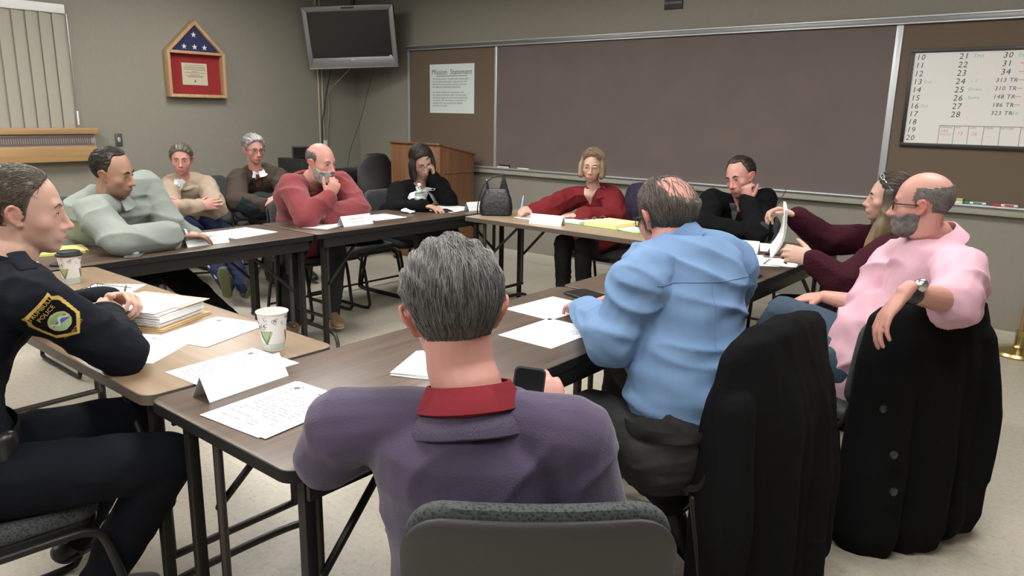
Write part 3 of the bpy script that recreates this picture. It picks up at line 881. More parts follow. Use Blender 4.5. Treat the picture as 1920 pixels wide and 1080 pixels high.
# flag case
fc = thing('memorial_flag_case', 'house-shaped pine case with a folded starred flag above a certificate', 'display case', (0, -1.99, 1.535))
hw, hs_, ht, dp = .286, .415, .70, .09
outer = [(-hw, 0), (hw, 0), (hw, hs_), (0, ht), (-hw, hs_)]
t = .028; inner = [(-hw+t, t), (hw-t, t), (hw-t, hs_-.012), (0, ht-.042), (-hw+t, hs_-.012)]
cm = plane_M((0, 0, 0), (0, 1, 0), (0, 0, 1))
mb = MB()
for i in range(5):
    j = (i+1) % 5; mb.prism([outer[i], outer[j], inner[j], inner[i]], 0, dp, 0, cm)
mb.prism([(-hw+t, hs_-.02), (hw-t, hs_-.02), (hw-t, hs_+.005), (-hw+t, hs_+.005)], 0, dp-.006, 0, cm)
mb.build('frame', M['pine'], fc, bevel=.002)
MB().prism([(-hw+t, t), (hw-t, t), (hw-t, hs_-.02), (-hw+t, hs_-.02)], .002, .02, 0, cm).build('red_mat', mat('red_felt', (.27, .018, .022), .9), fc)
fl = MB(); fl.prism([(-hw+t+.004, hs_+.006), (hw-t-.004, hs_+.006), (0, ht-.045)], .004, .05, 0, cm)
fo = fl.build('folded_flag', mat('flag_blue', (.025, .03, .10), .9, bump=(200, .3)), fc, bevel=.012)
star_m = mat('flag_white', (.75, .75, .75), .8)
for sx, sy in ((0, hs_+.155), (-.10, hs_+.045), (.003, hs_+.045), (.10, hs_+.045)):
    st = MB().prism([(sx+(.027 if k % 2 == 0 else .0105)*math.sin(k*PI/5), sy+(.027 if k % 2 == 0 else .0105)*math.cos(k*PI/5)) for k in range(10)], .050, .053, 0, cm); st.build('star', star_m, fo, smooth=False)

ct = MB().prism([(-.125, .115), (.125, .115), (.125, .315), (-.125, .315)], .02, .024, 0, cm).build('certificate', mat('parchment', (.56, .50, .36), .8), fc, smooth=False)
ln = MB(); 
for i, (w_, z_) in enumerate(((.09, .292), (.10, .277), (.11, .265), (.105, .252), (.03, .237), (.1, .225), (.05, .205), (.085, .195), (.07, .185))):
    ln.box((.0245, -w_, z_), (.025, w_, z_+.004))
ln.ell((.0246, 0, .15), (.001, .008, .012)); ln.build('printing', M['ink'], ct, smooth=False)

# conduits and cables under the television
for yy, zz, r_, lab in ((-.575, RH, .011, 'pale wall conduit running up behind the television, left of the pair'), (-.525, RH, .009, 'pale wall conduit running up behind the television, right of the pair')):
    tag(MB().tube([(.014, yy, .05), (.014, yy, zz)], r_, n=10).build('wall_conduit', mat('conduit', (.40, .36, .27), .5)), lab, 'conduit', 'wall conduits')
ob = thing('wall_outlet', 'white outlet box at the end of the conduit by the corner', 'outlet', (0, -.515, 1.06))
MB().box((0, -.022, -.05), (.025, .022, .05)).build('cover', M['white_plastic'], ob, bevel=.004)
cabm = mat('cable', (.03, .03, .03), .6); cabg = mat('grey_cable', (.22, .21, .19), .6)
def cable(pts, r, lab, m): tag(MB().tube(spline(pts, 8), r, n=8).build('cable', m), lab, 'cable')
cable([(.30, -.60, 1.92), (.14, -.54, 1.72), (.05, -.50, 1.62), (.04, -.53, 1.45), (.035, -.56, 1.25), (.03, -.56, .9)], .006, 'black television cable looping down left of the others', cabm)
cable([(.45, -.42, 1.92), (.2, -.46, 1.74), (.06, -.48, 1.62), (.05, -.47, 1.42), (.035, -.49, 1.2), (.03, -.49, 1.0)], .006, 'grey television cable dropping to the white outlet box', cabg)
cable([(.62, -.28, 1.93), (.42, -.24, 1.6), (.26, -.22, 1.3), (.16, -.28, 1.0), (.10, -.32, .6), (.03, -.34, .25), (.03, -.34, .004)], .003, 'thin dark wire hanging from the television into the corner', cabm)

# television on its ceiling pole
tv = thing('television', 'grey framed flat television hung near the ceiling in the corner', 'television', (.555, -.545, 2.185), 0)
fr_ = arr((.628, -.778, 0)); ex = unit(arr((.81, .585, .042))); n0 = np.cross(ex, arr((0, 0, 1)))      # outward toward the room
tl = math.radians(13); nn = unit(n0*math.cos(tl)-arr((0, 0, 1))*math.sin(tl)); ey = np.cross(nn, ex)
TM = plane_M((0, 0, 0), ex, ey)
W2, H2 = .475, .308
mb = MB(); mb.prism(rrect(W2*2, H2*2, .02), -.05, .0, 0, TM); mb.prism(rrect(W2*1.7, H2*1.6, .06), -.11, -.05, 0, TM)
mb.build('housing', mat('tv_back', (.05, .05, .055), .5), tv, bevel=.004)
mb = MB(); o4 = [(-W2, -H2), (W2, -H2), (W2, H2), (-W2, H2)]; i4 = [(-W2+.05, -H2+.105), (W2-.05, -H2+.105), (W2-.05, H2-.055), (-W2+.05, H2-.055)]
for i in range(4): mb.prism([o4[i], o4[(i+1) % 4], i4[(i+1) % 4], i4[i]], 0, .022, 0, TM)
mb.build('bezel', mat('tv_bezel', (.25, .25, .26), .35, .4), tv, bevel=.006)
MB().prism(i4, .004, .010, 0, TM).build('screen', mat('tv_screen', (.012, .011, .012), .28), tv, smooth=False)
mb = MB(); mb.prism([(-.022, -H2+.072), (.022, -H2+.072), (.022, -H2+.092), (-.022, -H2+.092)], .022, .0235, 0, TM); mb.prism([(W2-.085, -H2+.106), (W2-.06, -H2+.106), (W2-.06, -H2+.118), (W2-.085, -H2+.118)], .012, .0135, 0, TM); mb.build('badge', M['pale_metal'], tv, smooth=False)
MB().prism([(-.06, H2-.03), (.075, H2-.03), (.075, H2-.012), (-.06, H2-.012)], .022, .0235, 0, TM).build('sensor_strip', mat('tv_strip', (.03, .028, .03), .3), tv, smooth=False)
mb = MB(); mb.prism([(-W2, -H2-.004), (W2, -H2-.004), (W2, -H2+.006), (-W2, -H2+.006)], .0, .024, 0, TM); mb.build('trim', M['chrome'], tv, smooth=False)
mb = MB(); b0 = arr((-.10, .12, 0)); mb.tube([b0+arr((0, 0, 0)), b0+arr((0, 0, .59))], .022, n=12); mb.tube([b0+arr((0.02, -.02, .0)), -nn*.10], .022, n=10); mb.box((b0[0]-.07, b0[1]-.07, .575), (b0[0]+.07, b0[1]+.07, .59))
mb.build('ceiling_mount', M['black_metal'], tv)

# chalkboard run along the back wall
cb = thing('chalkboard', 'long brown chalkboard with cork side panels and an aluminium frame', 'chalkboard', (0, 0, 0))
tack = mat('tackboard', (.135, .098, .068), .85, noise=(220, .10)); chalk = mat('chalkboard', (.135, .105, .096), .75, noise=(3, .18), bump=(300, .05))
XL, XE, XD, XR, ZB, ZT = .862, 2.095, 5.672, 8.9, .918, 2.085
MB().box((XE, -.022, ZB), (XD, 0, ZT)).build('writing_panel', chalk, cb, smooth=False)
MB().box((XL, -.018, ZB), (XE, 0, ZT)).build('cork_panel', tack, cb, smooth=False); MB().box((XD, -.018, ZB), (XR, 0, ZT)).build('cork_panel', tack, cb, smooth=False)
mb = MB(); mb.box((XL-.015, -.045, ZT-.012), (XR, 0, ZT+.030)); mb.build('top_rail', mat('rail_grey', (.20, .20, .205), .4, .5), cb, bevel=.004)
for zz in (ZT-.014, ZT+.026): MB().box((XL-.015, -.050, zz), (XR, -.040, zz+.010)).build('rail_lip', M['pale_metal'], cb, bevel=.002)
for xx, w_ in ((XL-.012, .022), (XE-.008, .030), (XD-.008, .044)):
    MB().box((xx, -.030, ZB), (xx+w_, 0, ZT-.012)).build('frame_post', M['pale_metal'], cb, bevel=.003)
MB().box((XL, -.075, ZB-.012), (XR, 0, ZB)).build('chalk_tray', M['pale_metal'], cb, bevel=.003)
MB().box((XL, -.055, ZB-.062), (XR, 0, ZB-.012)).build('tray_apron', mat('tray_apron', (.34, .33, .28), .5), cb, bevel=.003)
mk = {'green': mat('marker_green', (.02, .25, .12), .4), 'red': mat('marker_red', (.45, .03, .05), .4)}
for x0, c, lab in ((6.235, 'green', 'white marker with a green cap on the chalk tray'), (6.41, 'red', 'white marker with a red cap on the chalk tray')):
    t = thing('marker', lab, 'marker', (x0, -.045, ZB+.009))
    MB().tube([(0, 0, 0), (.10, 0, 0)], .0085, n=10).build('barrel', M['white_plastic'], t); MB().tube([(-.022, 0, 0), (.012, 0, 0)], .0095, n=10).build('cap', mk[c], t)
    MB().box((.035, -.0095, -.004), (.085, -.008, .006)).build('label_band', mk[c], t)
er = thing('board_eraser', 'yellow and white board eraser on the chalk tray', 'eraser', (6.165, -.045, ZB))
MB().box((-.045, -.022, .0), (.045, .022, .018)).build('felt', M['white_plastic'], er, bevel=.003); MB().box((-.045, -.022, .018), (.045, .022, .034)).build('grip', mat('eraser_yellow', (.60, .50, .12), .5), er, bevel=.004)
for x0, x1, lab in ((2.16, 2.30, 'white chalk stick on the tray near the corner end, left one'), (2.42, 2.55, 'white chalk stick on the tray near the corner end, right one')):
    tag(MB().tube([(x0, -.05, ZB+.006), (x1, -.05, ZB+.006)], .006, n=8).build('chalk', M['white_plastic']), lab, 'chalk')
er2 = thing('chalk_eraser', 'dark felt eraser lying on the tray below the left board post', 'eraser', (2.24, -.03, ZB))
MB().box((-.06, -.018, 0), (.06, .018, .02)).build('felt', mat('felt', (.06, .06, .06), .9), er2, bevel=.003); MB().box((-.06, -.018, .02), (.06, .018, .028)).build('grip', M['black_plastic'], er2, bevel=.002)

# poster
po = thing('mission_poster', 'white printed sheet headed Mission Statement pinned to the left cork panel', 'poster', (1.50, -.020, 1.677))
PM = plane_M((0, 0, 0), (1, 0, 0), (0, 0, 1))
MB().box((-.315, -.003, -.245), (.315, 0, .245)).build('sheet', mat('poster_paper', (.66, .74, .72), .6), po, smooth=False)
mb = MB(); F2 = PM.copy(); F2[:3, 3] = (0, -.0036, .165)
lettering(mb, 'Mission  Statement', .074, F2); mb.box((-.222, -.0040, .125), (.222, -.0036, .130)); mb.build('heading', M['ink_dark'], po, smooth=False)
mb = MB()
body = ['The mission of the Trumbull Police Department', 'is to provide professional, compassionate and', 'effective law enforcement services to protect', 'the safety and well being of all people.', '', 'Our officers will work in partnership with', 'the citizens to achieve a spirit of cooperation', 'and mutual respect for the improvement of the', 'community. We will maintain a foundation of', 'integrity and trust, providing the highest', 'standards of service.']
for i, t in enumerate(body):
    if t:
        F2 = PM.copy(); F2[:3, 3] = (-.275, -.0036, .098-.0268*i); lettering(mb, t, .0265, F2, align='LEFT')
mb.build('body_text', M['ink_dark'], po, smooth=False)

# whiteboard
wb = thing('whiteboard', 'white marker board in a dark frame with handwritten number lists', 'whiteboard', (5.80, -.020, 1.30))
BW, BH = 1.22, .585
MB().box((0, -.012, 0), (BW, 0, BH)).build('board_surface', mat('marker_board', (.78, .77, .74), .25), wb, smooth=False)
mb = MB(); 
for lo, hi in (((-.022, -.022, -.025), (BW+.022, 0, 0)), ((-.022, -.022, BH), (BW+.022, 0, BH+.022)), ((-.022, -.022, 0), (0, 0, BH)), ((BW, -.022, 0), (BW+.022, 0, BH))): mb.box(lo, hi)
mb.build('frame', mat('board_frame', (.025, .022, .024), .4), wb, bevel=.002)
bk, rdm = MB(), MB(); green_ink = mat('green_ink', (.10, .55, .36), .7)
def wr(mb, t, x, z, sz, al='LEFT', shear=.12):
    F2 = PM.copy(); F2[:3, 3] = (x, -.0126, z); lettering(mb, t, sz, F2, align=al, spacing=1.12, shear=shear)
for i in range(11): wr(bk, str(10+i), .012, BH-.030-.0523*i, .050)
for i in range(8): wr(bk, str(21+i), .262-.0*i, BH-.030-.0523*i, .052)
for i, t in enumerate(('30', '31', '34', '313 TR', '310 TR', '148 TR', '186 TR', '323 TR')): wr(bk, t, .505-(.02 if i > 2 else 0), BH-.030-.0505*i, .05 if i < 3 else .036)
for t, x, z, sz in (('Out', .075, BH-.187, .026), ('Out', .075, BH-.342, .026), ('THS', .34, BH-.030, .032), ('x 7', .35, BH-.185, .022), ('Down', .34, BH-.236, .028), ('Same', .345, BH-.288, .028), ('Ed', .585, BH-.03, .03), ('Ed', .60, BH-.383, .03)):
    gn = MB(); wr(gn, t, x, z, sz); gn.build('green_note', green_ink, wb, smooth=False)
for i in range(1, 7): rdm.box((.60, -.0128, BH-.03-.0505*i), (.635, -.0124, BH-.026-.0505*i))
gx = [.205, .292, .375, .46, .55, .66, .78]
for a in gx: bk.box((a, -.0128, 0), (a+.0025, -.0124, .118))
bk.box((gx[0], -.0128, .116), (BW, -.0124, .119))
for a, t in zip(gx, ('EVIDENCE', 'OUT', 'CARS', 'TOURS', 'BICYCLES', 'VANS')): wr(bk, t, a+.006, .107, .014, shear=0)
for a, b, t in ((.212, .082, '145'), (.209, .060, 'TRAFFIC'), (.315, .068, '73'), (.395, .068, '28'), (.485, .055, '--')): wr(rdm, t, a, b, .03 if len(t) < 4 else .017)
bk.build('black_writing', M['ink_dark'], wb, smooth=False)
rdm.build('red_writing', mat('red_ink', (.72, .22, .24), .7), wb, smooth=False)

# small black panel high on the back wall
sp = thing('wall_sign', 'small black sign with one grey line of capitals high above the chalkboard', 'sign', (3.97, 0, 2.36))
MB().box((-.082, -.012, -.075), (.082, 0, .10)).build('backing', M['black_plastic'], sp, bevel=.004)
mb = MB(); F2 = PM.copy(); F2[:3, 3] = (0, -.0126, -.026); lettering(mb, 'NO SMOKING', .024, F2); mb.build('caption', mat('grey_ink', (.35, .35, .36), .6), sp, smooth=False)

# lectern
lc = thing('lectern', 'tall brown wooden lectern with a sloping top by the chalkboard', 'lectern', (1.60, -.39, 0))
x0, x1, y0, y1 = -.36, .335, -.24, .24
mb = MB(); mb.prism([(y0, 0), (y1, 0), (y1, 1.03), (y0, 1.13)], 0, .02, 0, plane_M((x1-.02, 0, 0), (0, 1, 0), (0, 0, 1))); mb.build('side_panel', M['lectern_wood'], lc, bevel=.002)
mb = MB(); mb.prism([(y0, 0), (y1, 0), (y1, 1.03), (y0, 1.13)], 0, .02, 0, plane_M((x0, 0, 0), (0, 1, 0), (0, 0, 1))); mb.build('side_panel', M['lectern_wood'], lc, bevel=.002)
MB().box((x0+.02, y0, 0), (x1-.02, y0+.02, 1.13)).build('front_panel', M['lectern_wood'], lc, bevel=.002)
mb = MB(); mb.prism([(y0-.02, 1.135), (y1+.02, 1.028), (y1+.02, 1.046), (y0-.02, 1.153)], 0, (x1-x0)+.02, 0, plane_M((x0-.01, 0, 0), (0, 1, 0), (0, 0, 1))); mb.build('reading_top', M['lectern_wood'], lc, bevel=.002)
MB().box((x1-.002, y0+.05, .86), (x1+.012, y1-.02, .885)).build('ledge', M['lectern_wood'], lc, bevel=.003)
# ------------------------------------------------------------------ folding tables
def make_table(label, L, W, top, edge, axis, group, apron=True, H=.74, name='folding_table'):
    """long axis on local y (axis=1) or x (axis=0); origin on the floor under the middle"""
    t = thing(name, label, 'table', (0, 0, 0), 0, group)
    sw = (lambda x, y: (x, y)) if axis == 1 else (lambda x, y: (y, x))
    dims = (W, L) if axis == 1 else (L, W)
    th = .026
    a = MB(); a.prism(rrect(dims[0]-.006, dims[1]-.006, .035), H-th, H); a.build('tabletop', top, t, bevel=.002)
    o = rrect(dims[0], dims[1], .038); i_ = rrect(dims[0]-.006, dims[1]-.006, .035); n = len(o); e = MB()
    V = [(x, y, H-th-.002) for x, y in o]+[(x, y, H-.001) for x, y in o]+[(x, y, H-.001) for x, y in i_]+[(x, y, H-th-.002) for x, y in i_]
    e.add(arr(V), [(r*n+k, r*n+(k+1) % n, ((r+1) % 4)*n+(k+1) % n, ((r+1) % 4)*n+k) for r in range(4) for k in range(n)])
    e.build('edge_band', edge, t)
    def bx(mb, lo, hi):
        p = sw(lo[0], lo[1]); q = sw(hi[0], hi[1]); mb.box((min(p[0], q[0]), min(p[1], q[1]), lo[2]), (max(p[0], q[0]), max(p[1], q[1]), hi[2]))
    if apron:
        for s_ in (-1, 1):
            m = MB(); xx = s_*(W/2-.012); bx(m, (xx-.006, -L/2+.05, H-th-.058), (xx+.006, L/2-.05, H-th)); m.build('apron', M['black_metal'], t, bevel=.002)
    P = lambda x, y, z: (*sw(x, y), z)
    for s_ in (-1, 1):
        y = s_*(L/2-.075); yi = s_*(L/2-.125)
        for q in (-1, 1):
            m = MB(); x = q*(W/2-.055)
            bx(m, (x-.014, y-.014, .03), (x+.014, y+.014, H-th)); m.build('leg', M['black_metal'], t, bevel=.003)
            m = MB(); m.tube([P(x*.86, yi, H-th-.01), P(x*.86, yi, .20)], .0125, n=10); m.build('inner_post', M['brown_metal'], t)
            m = MB(); m.tube([P(x*.92, yi, .42), P(x*.80, s_*(L/2-.42), H-th-.012)], .010, n=8); m.build('brace', M['black_metal'], t)
        m = MB(); x = W/2-.055
        m.tube(spline([P(-x*.90, yi, .20), P(0, yi, .20), P(x*.90, yi, .20)], 3), .0115, n=10); m.build('crossbar', M['brown_metal'], t)
        m = MB(); m.tube(spline([P(-x-.045, yi+s_*.0, .012), P(-x-.035, yi, .07), P(-x+.02, yi, .115), P(0, yi, .125), P(x-.02, yi, .115), P(x+.035, yi, .07), P(x+.045, yi, .012)], 5), .0125, n=10); m.build('foot', M['brown_metal'], t)
    return t
TG = 'dark walnut folding tables'
t = make_table('dark walnut folding table nearest the camera, under the purple sweater man', 1.74, .60, M['walnut'], M['edge_black'], 1, None); t.location = (5.557, -4.118, 0)
f2 = make_table('dark walnut folding table running from the blue shirt man to the far end', 1.85, .60, M['walnut'], M['edge_black'], 1, None); f2.location = (5.557, -2.316, 0)
f3 = make_table('dark walnut folding table on the far left, before the grey sweater man', 1.80, .60, M['walnut'], M['edge_black'], 1, None); f3.location = (3.166, -4.072, 0)
f4 = make_table('dark walnut folding table on the far side, before the bearded man', 1.79, .60, M['walnut'], M['edge_black'], 1, None); f4.location = (3.166, -2.270, 0)
t = make_table('tan wood table in front of the police officer, with a brown edge', 1.745, .585, M['tan_wood'], M['edge_brown'], 0, None, apron=False); t.location = (4.368, -4.695, 0)
t = make_table('pale tan table in front of the woman in red, below the chalkboard', 1.745, .60, M['tan_pale'], M['edge_brown'], 0, None, apron=False); t.location = (4.372, -1.675, 0)

# ------------------------------------------------------------------ stacking chairs (front faces +y)
def make_chair():
    t = thing('stacking_chair', 'chair', 'chair')
    mb = MB(); prof = rrect(.47, .45, .07, 6, 0, .0)
    prof = [(x*(1-.05*(y < 0)), y) for x, y in prof]
    mb.prism(prof, .405, .455); s = mb.build('seat', M['chair_fabric'], t, bevel=.018, seg=3)
    MB().prism([(x*.97, y*.97) for x, y in prof], .385, .408).build('seat_pan', M['black_plastic'], t, bevel=.004)
    # back: rounded, gently curved, padded front and moulded shell
    def curved(mb, w, h, r, d0, d1, zc):
        nu, nv = 25, 15; us = np.sin(np.linspace(-1, 1, nu)*PI/2); vs_ = np.sin(np.linspace(-1, 1, nv)*PI/2); V = []; F = []; mid = (d0+d1)/2
        for d in (d0, d1):
            for u in us:
                x = u*w/2; e = max(0, abs(x)-(w/2-r)); hz = h/2-(r-math.sqrt(max(0, r*r-e*e)))
                for v in vs_:
                    z = zc+v*hz; t = ((1-abs(u)**8)*(1-abs(v)**8))**.5
                    V.append((x, -.235+mid+(d-mid)*(.30+.70*t)+.45*x*x-.16*(z-.5), z))
        n = nu*nv; q = lambda s_, i, j: s_*n+i*nv+j
        for i in range(nu-1):
            for j in range(nv-1):
                F.append((q(0, i, j), q(0, i+1, j), q(0, i+1, j+1), q(0, i, j+1))); F.append((q(1, i, j), q(1, i, j+1), q(1, i+1, j+1), q(1, i+1, j)))
            for j in (0, nv-1): F.append((q(0, i, j), q(0, i+1, j), q(1, i+1, j), q(1, i, j)))
        for j in range(nv-1):
            for i in (0, nu-1): F.append((q(0, i, j), q(0, i, j+1), q(1, i, j+1), q(1, i, j)))
        mb.add(arr(V), F)
    mb = MB(); curved(mb, .462, .345, .075, .0, .045, .638); b = mb.build('backrest', M['chair_fabric'], t)
    mb = MB(); curved(mb, .474, .335, .080, -.022, .002, .628); mb.build('back_shell', M['shell_plastic'], b)
    for q in (-1, 1):
        x = q*.243
        mb = MB(); mb.tube(spline([(q*.232, -.258, .57), (q*.238, -.238, .50), (x, -.205, .415), (x, -.10, .392), (x, .10, .388), (x, .175, .380), (x+q*.004, .215, .33), (x+q*.01, .265, .08), (x+q*.01, .262, .03), (x+q*.01, .22, .013), (x+q*.01, 0, .013), (x+q*.01, -.20, .013), (x+q*.01, -.25, .02), (x+q*.008, -.265, .06), (x, -.19, .375)], 4), .0115, n=10)
        mb.build('side_frame', M['black_metal'], t)
        mb = MB(); mb.tube([(q*.240, -.262, .55), (q*.240, -.262, .60)], .013, n=12); mb.build('frame_cap', M['chrome'], t)
    for y, z in ((.12, .382), (-.17, .385), (-.262, .045)):
        MB().tube([(-.245, y, z), (.245, y, z)], .009, n=8).build('crossbar', M['black_metal'], t)
    return t
chair0 = make_chair(); used = [False]
def chair(x, y, yaw, label, group=None):
    o = chair0 if not used[0] else copy_tree(chair0); used[0] = True
    o.location = (x, y, 0); o.rotation_euler = (0, 0, math.radians(yaw-90)); o['label'] = label
    if group: o['group'] = group
    return o
CG = 'dark upholstered meeting chairs'
ch = lambda *a: chair(*a, group=CG)
ch(6.210, -4.655, 131, 'black shelled chair in the foreground behind the purple sweater man')
ch(6.10, -3.625, 166, 'dark chair under the blue shirt man with a black coat on it')
ch(6.374, -2.836, 146, 'dark chair under the pink shirt man with a black coat on it')
ch(6.22, -1.93, 182, 'dark chair under the woman in the maroon cardigan')
ch(5.02, -.93, 272, 'dark chair of the man in the black zip jacket')
ch(4.02, -.92, 270, 'dark chair under the woman in red')
ch(2.50, -1.60, 0, 'dark chair under the dark-haired woman in the blazer')
ch(2.50, -2.13, 0, 'empty grey-green chair between the bearded man and the woman in the blazer')
ch(2.56, -2.52, 0, 'dark chair under the bearded man')
ch(2.58, -4.03, 0, 'dark chair under the man in the grey quarter-zip')
ch(4.88, -5.27, 86, 'dark patterned chair under the police officer')
ch(1.14, -2.76, 335, 'dark chair under the man in the beige sweater')
ch(1.16, -2.02, 345, 'dark chair under the older man in the brown jacket')
ch(.50, -2.62, 0, 'empty dark chair against the left wall, left of the beige sweater man')
ch(.50, -2.10, 0, 'empty dark chair against the left wall, between the two men sitting there')
ch(1.30, -3.40, 350, 'dark chair at the left of the beige sweater man, behind the grey sweater')

# ------------------------------------------------------------------ black equipment by the corner
t = thing('computer_monitor', 'black computer monitor in the corner behind the bearded man', 'monitor', (.62, -1.13, 0))
dk = thing('equipment_table', 'low dark table carrying black equipment along the left wall', 'table', (.42, -.95, 0))
MB().box((-.28, -.52, .66), (.28, .55, .69)).build('tabletop', M['black_plastic'], dk, bevel=.004)
for sx in (-.25, .25):
    for sy in (-.48, .51): MB().box((sx-.015, sy-.015, 0), (sx+.015, sy+.015, .66)).build('leg', M['black_metal'], dk, bevel=.002)
t.location = (.50, -1.08, .69)
EM = plane_M((0, 0, 0), unit((.55, .83, 0)), (0, 0, 1))
MB().prism(rrect(.34, .30, .012, 4, 0, .24), -.03, .0, 0, EM).build('housing', M['black_plastic'], t, bevel=.004)
MB().prism(rrect(.31, .25, .004, 2, 0, .25), .0005, .002, 0, EM).build('screen', mat('dead_screen', (.008, .008, .009), .2), t, smooth=False)
MB().tube([(0, 0, .0), (0, 0, .12)], .02, n=10).build('stand', M['black_plastic'], t); MB().lathe([(0, 0), (.11, 0), (.11, .012), (0, .014)]).build('base', M['black_plastic'], t)
t = thing('computer_tower', 'black computer case standing left of the monitor in the corner', 'computer', (.50, -1.27, .69))
MB().box((-.20, -.05, 0), (.20, .05, .27)).build('case', M['black_plastic'], t, bevel=.006); MB().box((.2, -.04, .03), (.204, .04, .25)).build('front_grille', mat('case_front', (.03, .03, .032), .3), t, bevel=.002)
t = thing('printer', 'low black machine with an open tray in the corner by the lectern', 'printer', (.45, -.62, .69))
MB().box((-.2, -.2, 0), (.2, .17, .12)).build('body', M['black_plastic'], t, bevel=.01); MB().box((-.15, .12, .10), (.17, .30, .135)).build('tray', mat('tray_grey', (.05, .055, .06), .4), t, bevel=.008)
MB().box((-.17, -.16, .12), (.15, .12, .128)).build('lid', M['shell_plastic'], t, bevel=.003)
t = thing('office_chair', 'black swivel office chair with a tall rounded back beside the lectern', 'chair', (1.05, -.62, 0), math.radians(-20))
mb = MB(); mb.tube([(-.05, 0, .56), (-.09, 0, .70), (-.12, 0, .88), (-.10, 0, .99)], [(.16, .03), (.21, .035), (.20, .035), (.12, .025)], side=(0, 1, 0), n=20); mb.build('backrest', M['black_plastic'], t)
mb = MB(); mb.prism(rrect(.48, .48, .1, 6, .16, 0), .43, .51); mb.build('seat', M['black_plastic'], t, bevel=.03, seg=3)
MB().tube([(.16, 0, .08), (.16, 0, .43)], .028, n=12).build('gas_lift', M['black_metal'], t)
for k in range(5):
    a = k*2*PI/5; p = (.16+.28*math.cos(a), .28*math.sin(a)); mb = MB(); mb.tube([(.16, 0, .10), (p[0], p[1], .075)], [.022, .016], n=8); l = mb.build('base_arm', M['black_metal'], t)
    MB().tube([(p[0], p[1]-.012, .027), (p[0], p[1]+.012, .027)], .026, n=12).build('caster', M['black_rubber'], l)
for q in (-1, 1): MB().tube(spline([(.10, q*.22, .47), (.06, q*.28, .58), (.10, q*.28, .66), (.32, q*.28, .66)], 4), .016, n=8).build('armrest', M['black_plastic'], t)

# ------------------------------------------------------------------ flag on its brass stand
t = thing('flag_stand', 'brass floor stand with a flag on a pole at the right edge', 'flag', (6.66, -.16, 0))
MB().lathe([(0, 0), (.150, 0), (.155, .012), (.145, .028), (.10, .042), (.04, .052), (.03, .07), (.03, .16), (.022, .165), (0, .165)], 40).build('base', mat('brass', (.52, .40, .17), .25, .95), t)
MB().tube([(0, 0, .1), (0, 0, 2.3)], .0135, n=12).build('pole', mat('pole_oak', (.30, .18, .08), .4), t)
mb = MB(); nu, nv = 40, 30; V = []; F = []; ms = []
for j in range(nv):
    v = j/(nv-1)
    for i in range(nu):
        u = i/(nu-1); z = 2.22-v*1.16*(1-.10*u)-.18*u; w = .15+.10*v
        V.append((-.012+(-.13*v*(u < .5)*0)+w*(u-.32)*.62, -.02-.055*math.sin(u*16+v*1.5)*(.3+u), z))
for j in range(nv-1):
    for i in range(nu-1):
        F.append((j*nu+i, j*nu+i+1, (j+1)*nu+i+1, (j+1)*nu+i)); ms.append(0 if (i//3) % 2 == 0 else 1)
        if j < 13 and i < 17: ms[-1] = 2
        if i == 0 or j >= nv-2: ms[-1] = 3
mb.add(arr(V), F); mb.m = ms
fo = mb.build('flag', [mat('flag_red', (.42, .03, .04), .8), mat('flag_cream', (.72, .68, .62), .8), mat('flag_navy', (.03, .035, .12), .8), mat('gold_fringe', (.60, .36, .08), .7)], t, angle=180)
sm = fo.modifiers.new('thick', 'SOLIDIFY'); sm.thickness = .004
# ------------------------------------------------------------------ things on the tables
TZ = .7405
def paper(x, y, rz, label, w=.216, h=.279, n=1, seal=False, lines=14, z=TZ, t=.0009, seed=0, group=None, blank=False, name='paper_sheet', cat='paper'):
    th = thing(name, label, cat, (x, y, z), math.radians(rz), group)
    r = random.Random(seed+int(x*1000))
    mb = MB()
    for k in range(n):
        a = 0 if k == 0 else r.uniform(-.05, .05); M4 = TR((r.uniform(-.008, .008)*(k > 0), r.uniform(-.008, .008)*(k > 0), 0), rz=a)
        mb.box((-w/2, -h/2, (n-1-k)*t), (w/2, h/2, (n-k)*t), M=M4)
    s = mb.build('sheet', M['paper'], th, smooth=False)
    if not blank:
        top = n*t+.0002; mb = MB()
        yy = h/2-.055
        for i in range(lines):
            yy -= .0135 if i % 5 else .02
            if yy < -h/2+.02: break
            xx = -w/2+.025
            while xx < w/2-.03:
                l = r.uniform(.008, .03); 
                if r.random() < .8: mb.box((xx, yy, top), (min(xx+l, w/2-.025), yy+.0028, top+.0001))
                xx += l+.006
        if not mb.v: mb.box((-.02, 0, top), (.02, .002, top+.0001))
        mb.build('printed_text', M['ink'], s, smooth=False)
        if seal:
            mb = MB(); c = (-w/2+.038, h/2-.036)
            pts = [(c[0]+.017*math.cos(a), c[1]+.017*math.sin(a)) for a in np.linspace(0, 2*PI, 25)[:-1]]; pin = [(c[0]+.0145*math.cos(a), c[1]+.0145*math.sin(a)) for a in np.linspace(0, 2*PI, 25)[:-1]]
            for k in range(24): mb.prism([pts[k], pts[(k+1) % 24], pin[(k+1) % 24], pin[k]], top, top+.0001)
            mb.prism([(c[0]+.011*math.cos(a)*(1 if k % 2 else .7), c[1]+.011*math.sin(a)*(1 if k % 2 else .7)) for k, a in enumerate(np.linspace(0, 2*PI, 17)[:-1])], top, top+.0001)
            for k in range(3): mb.box((.005+.012*k, h/2-.034, top), (.014+.012*k+.002, h/2-.028, top+.0001))
            mb.build('letterhead_seal', M['seal_ink'], s, smooth=False)
    return th
paper(5.20, -4.72, 3, 'white letterhead sheet lying behind the blank name tent, across the table joint', seal=True, z=TZ)
paper(5.55, -4.80, 4, 'white letterhead papers on the table corner in front of the purple sleeve', n=4, seal=True)
paper(4.83, -4.575, 18, 'white letterhead sheet between the file stack and the paper cup', n=2, seal=True, lines=18)
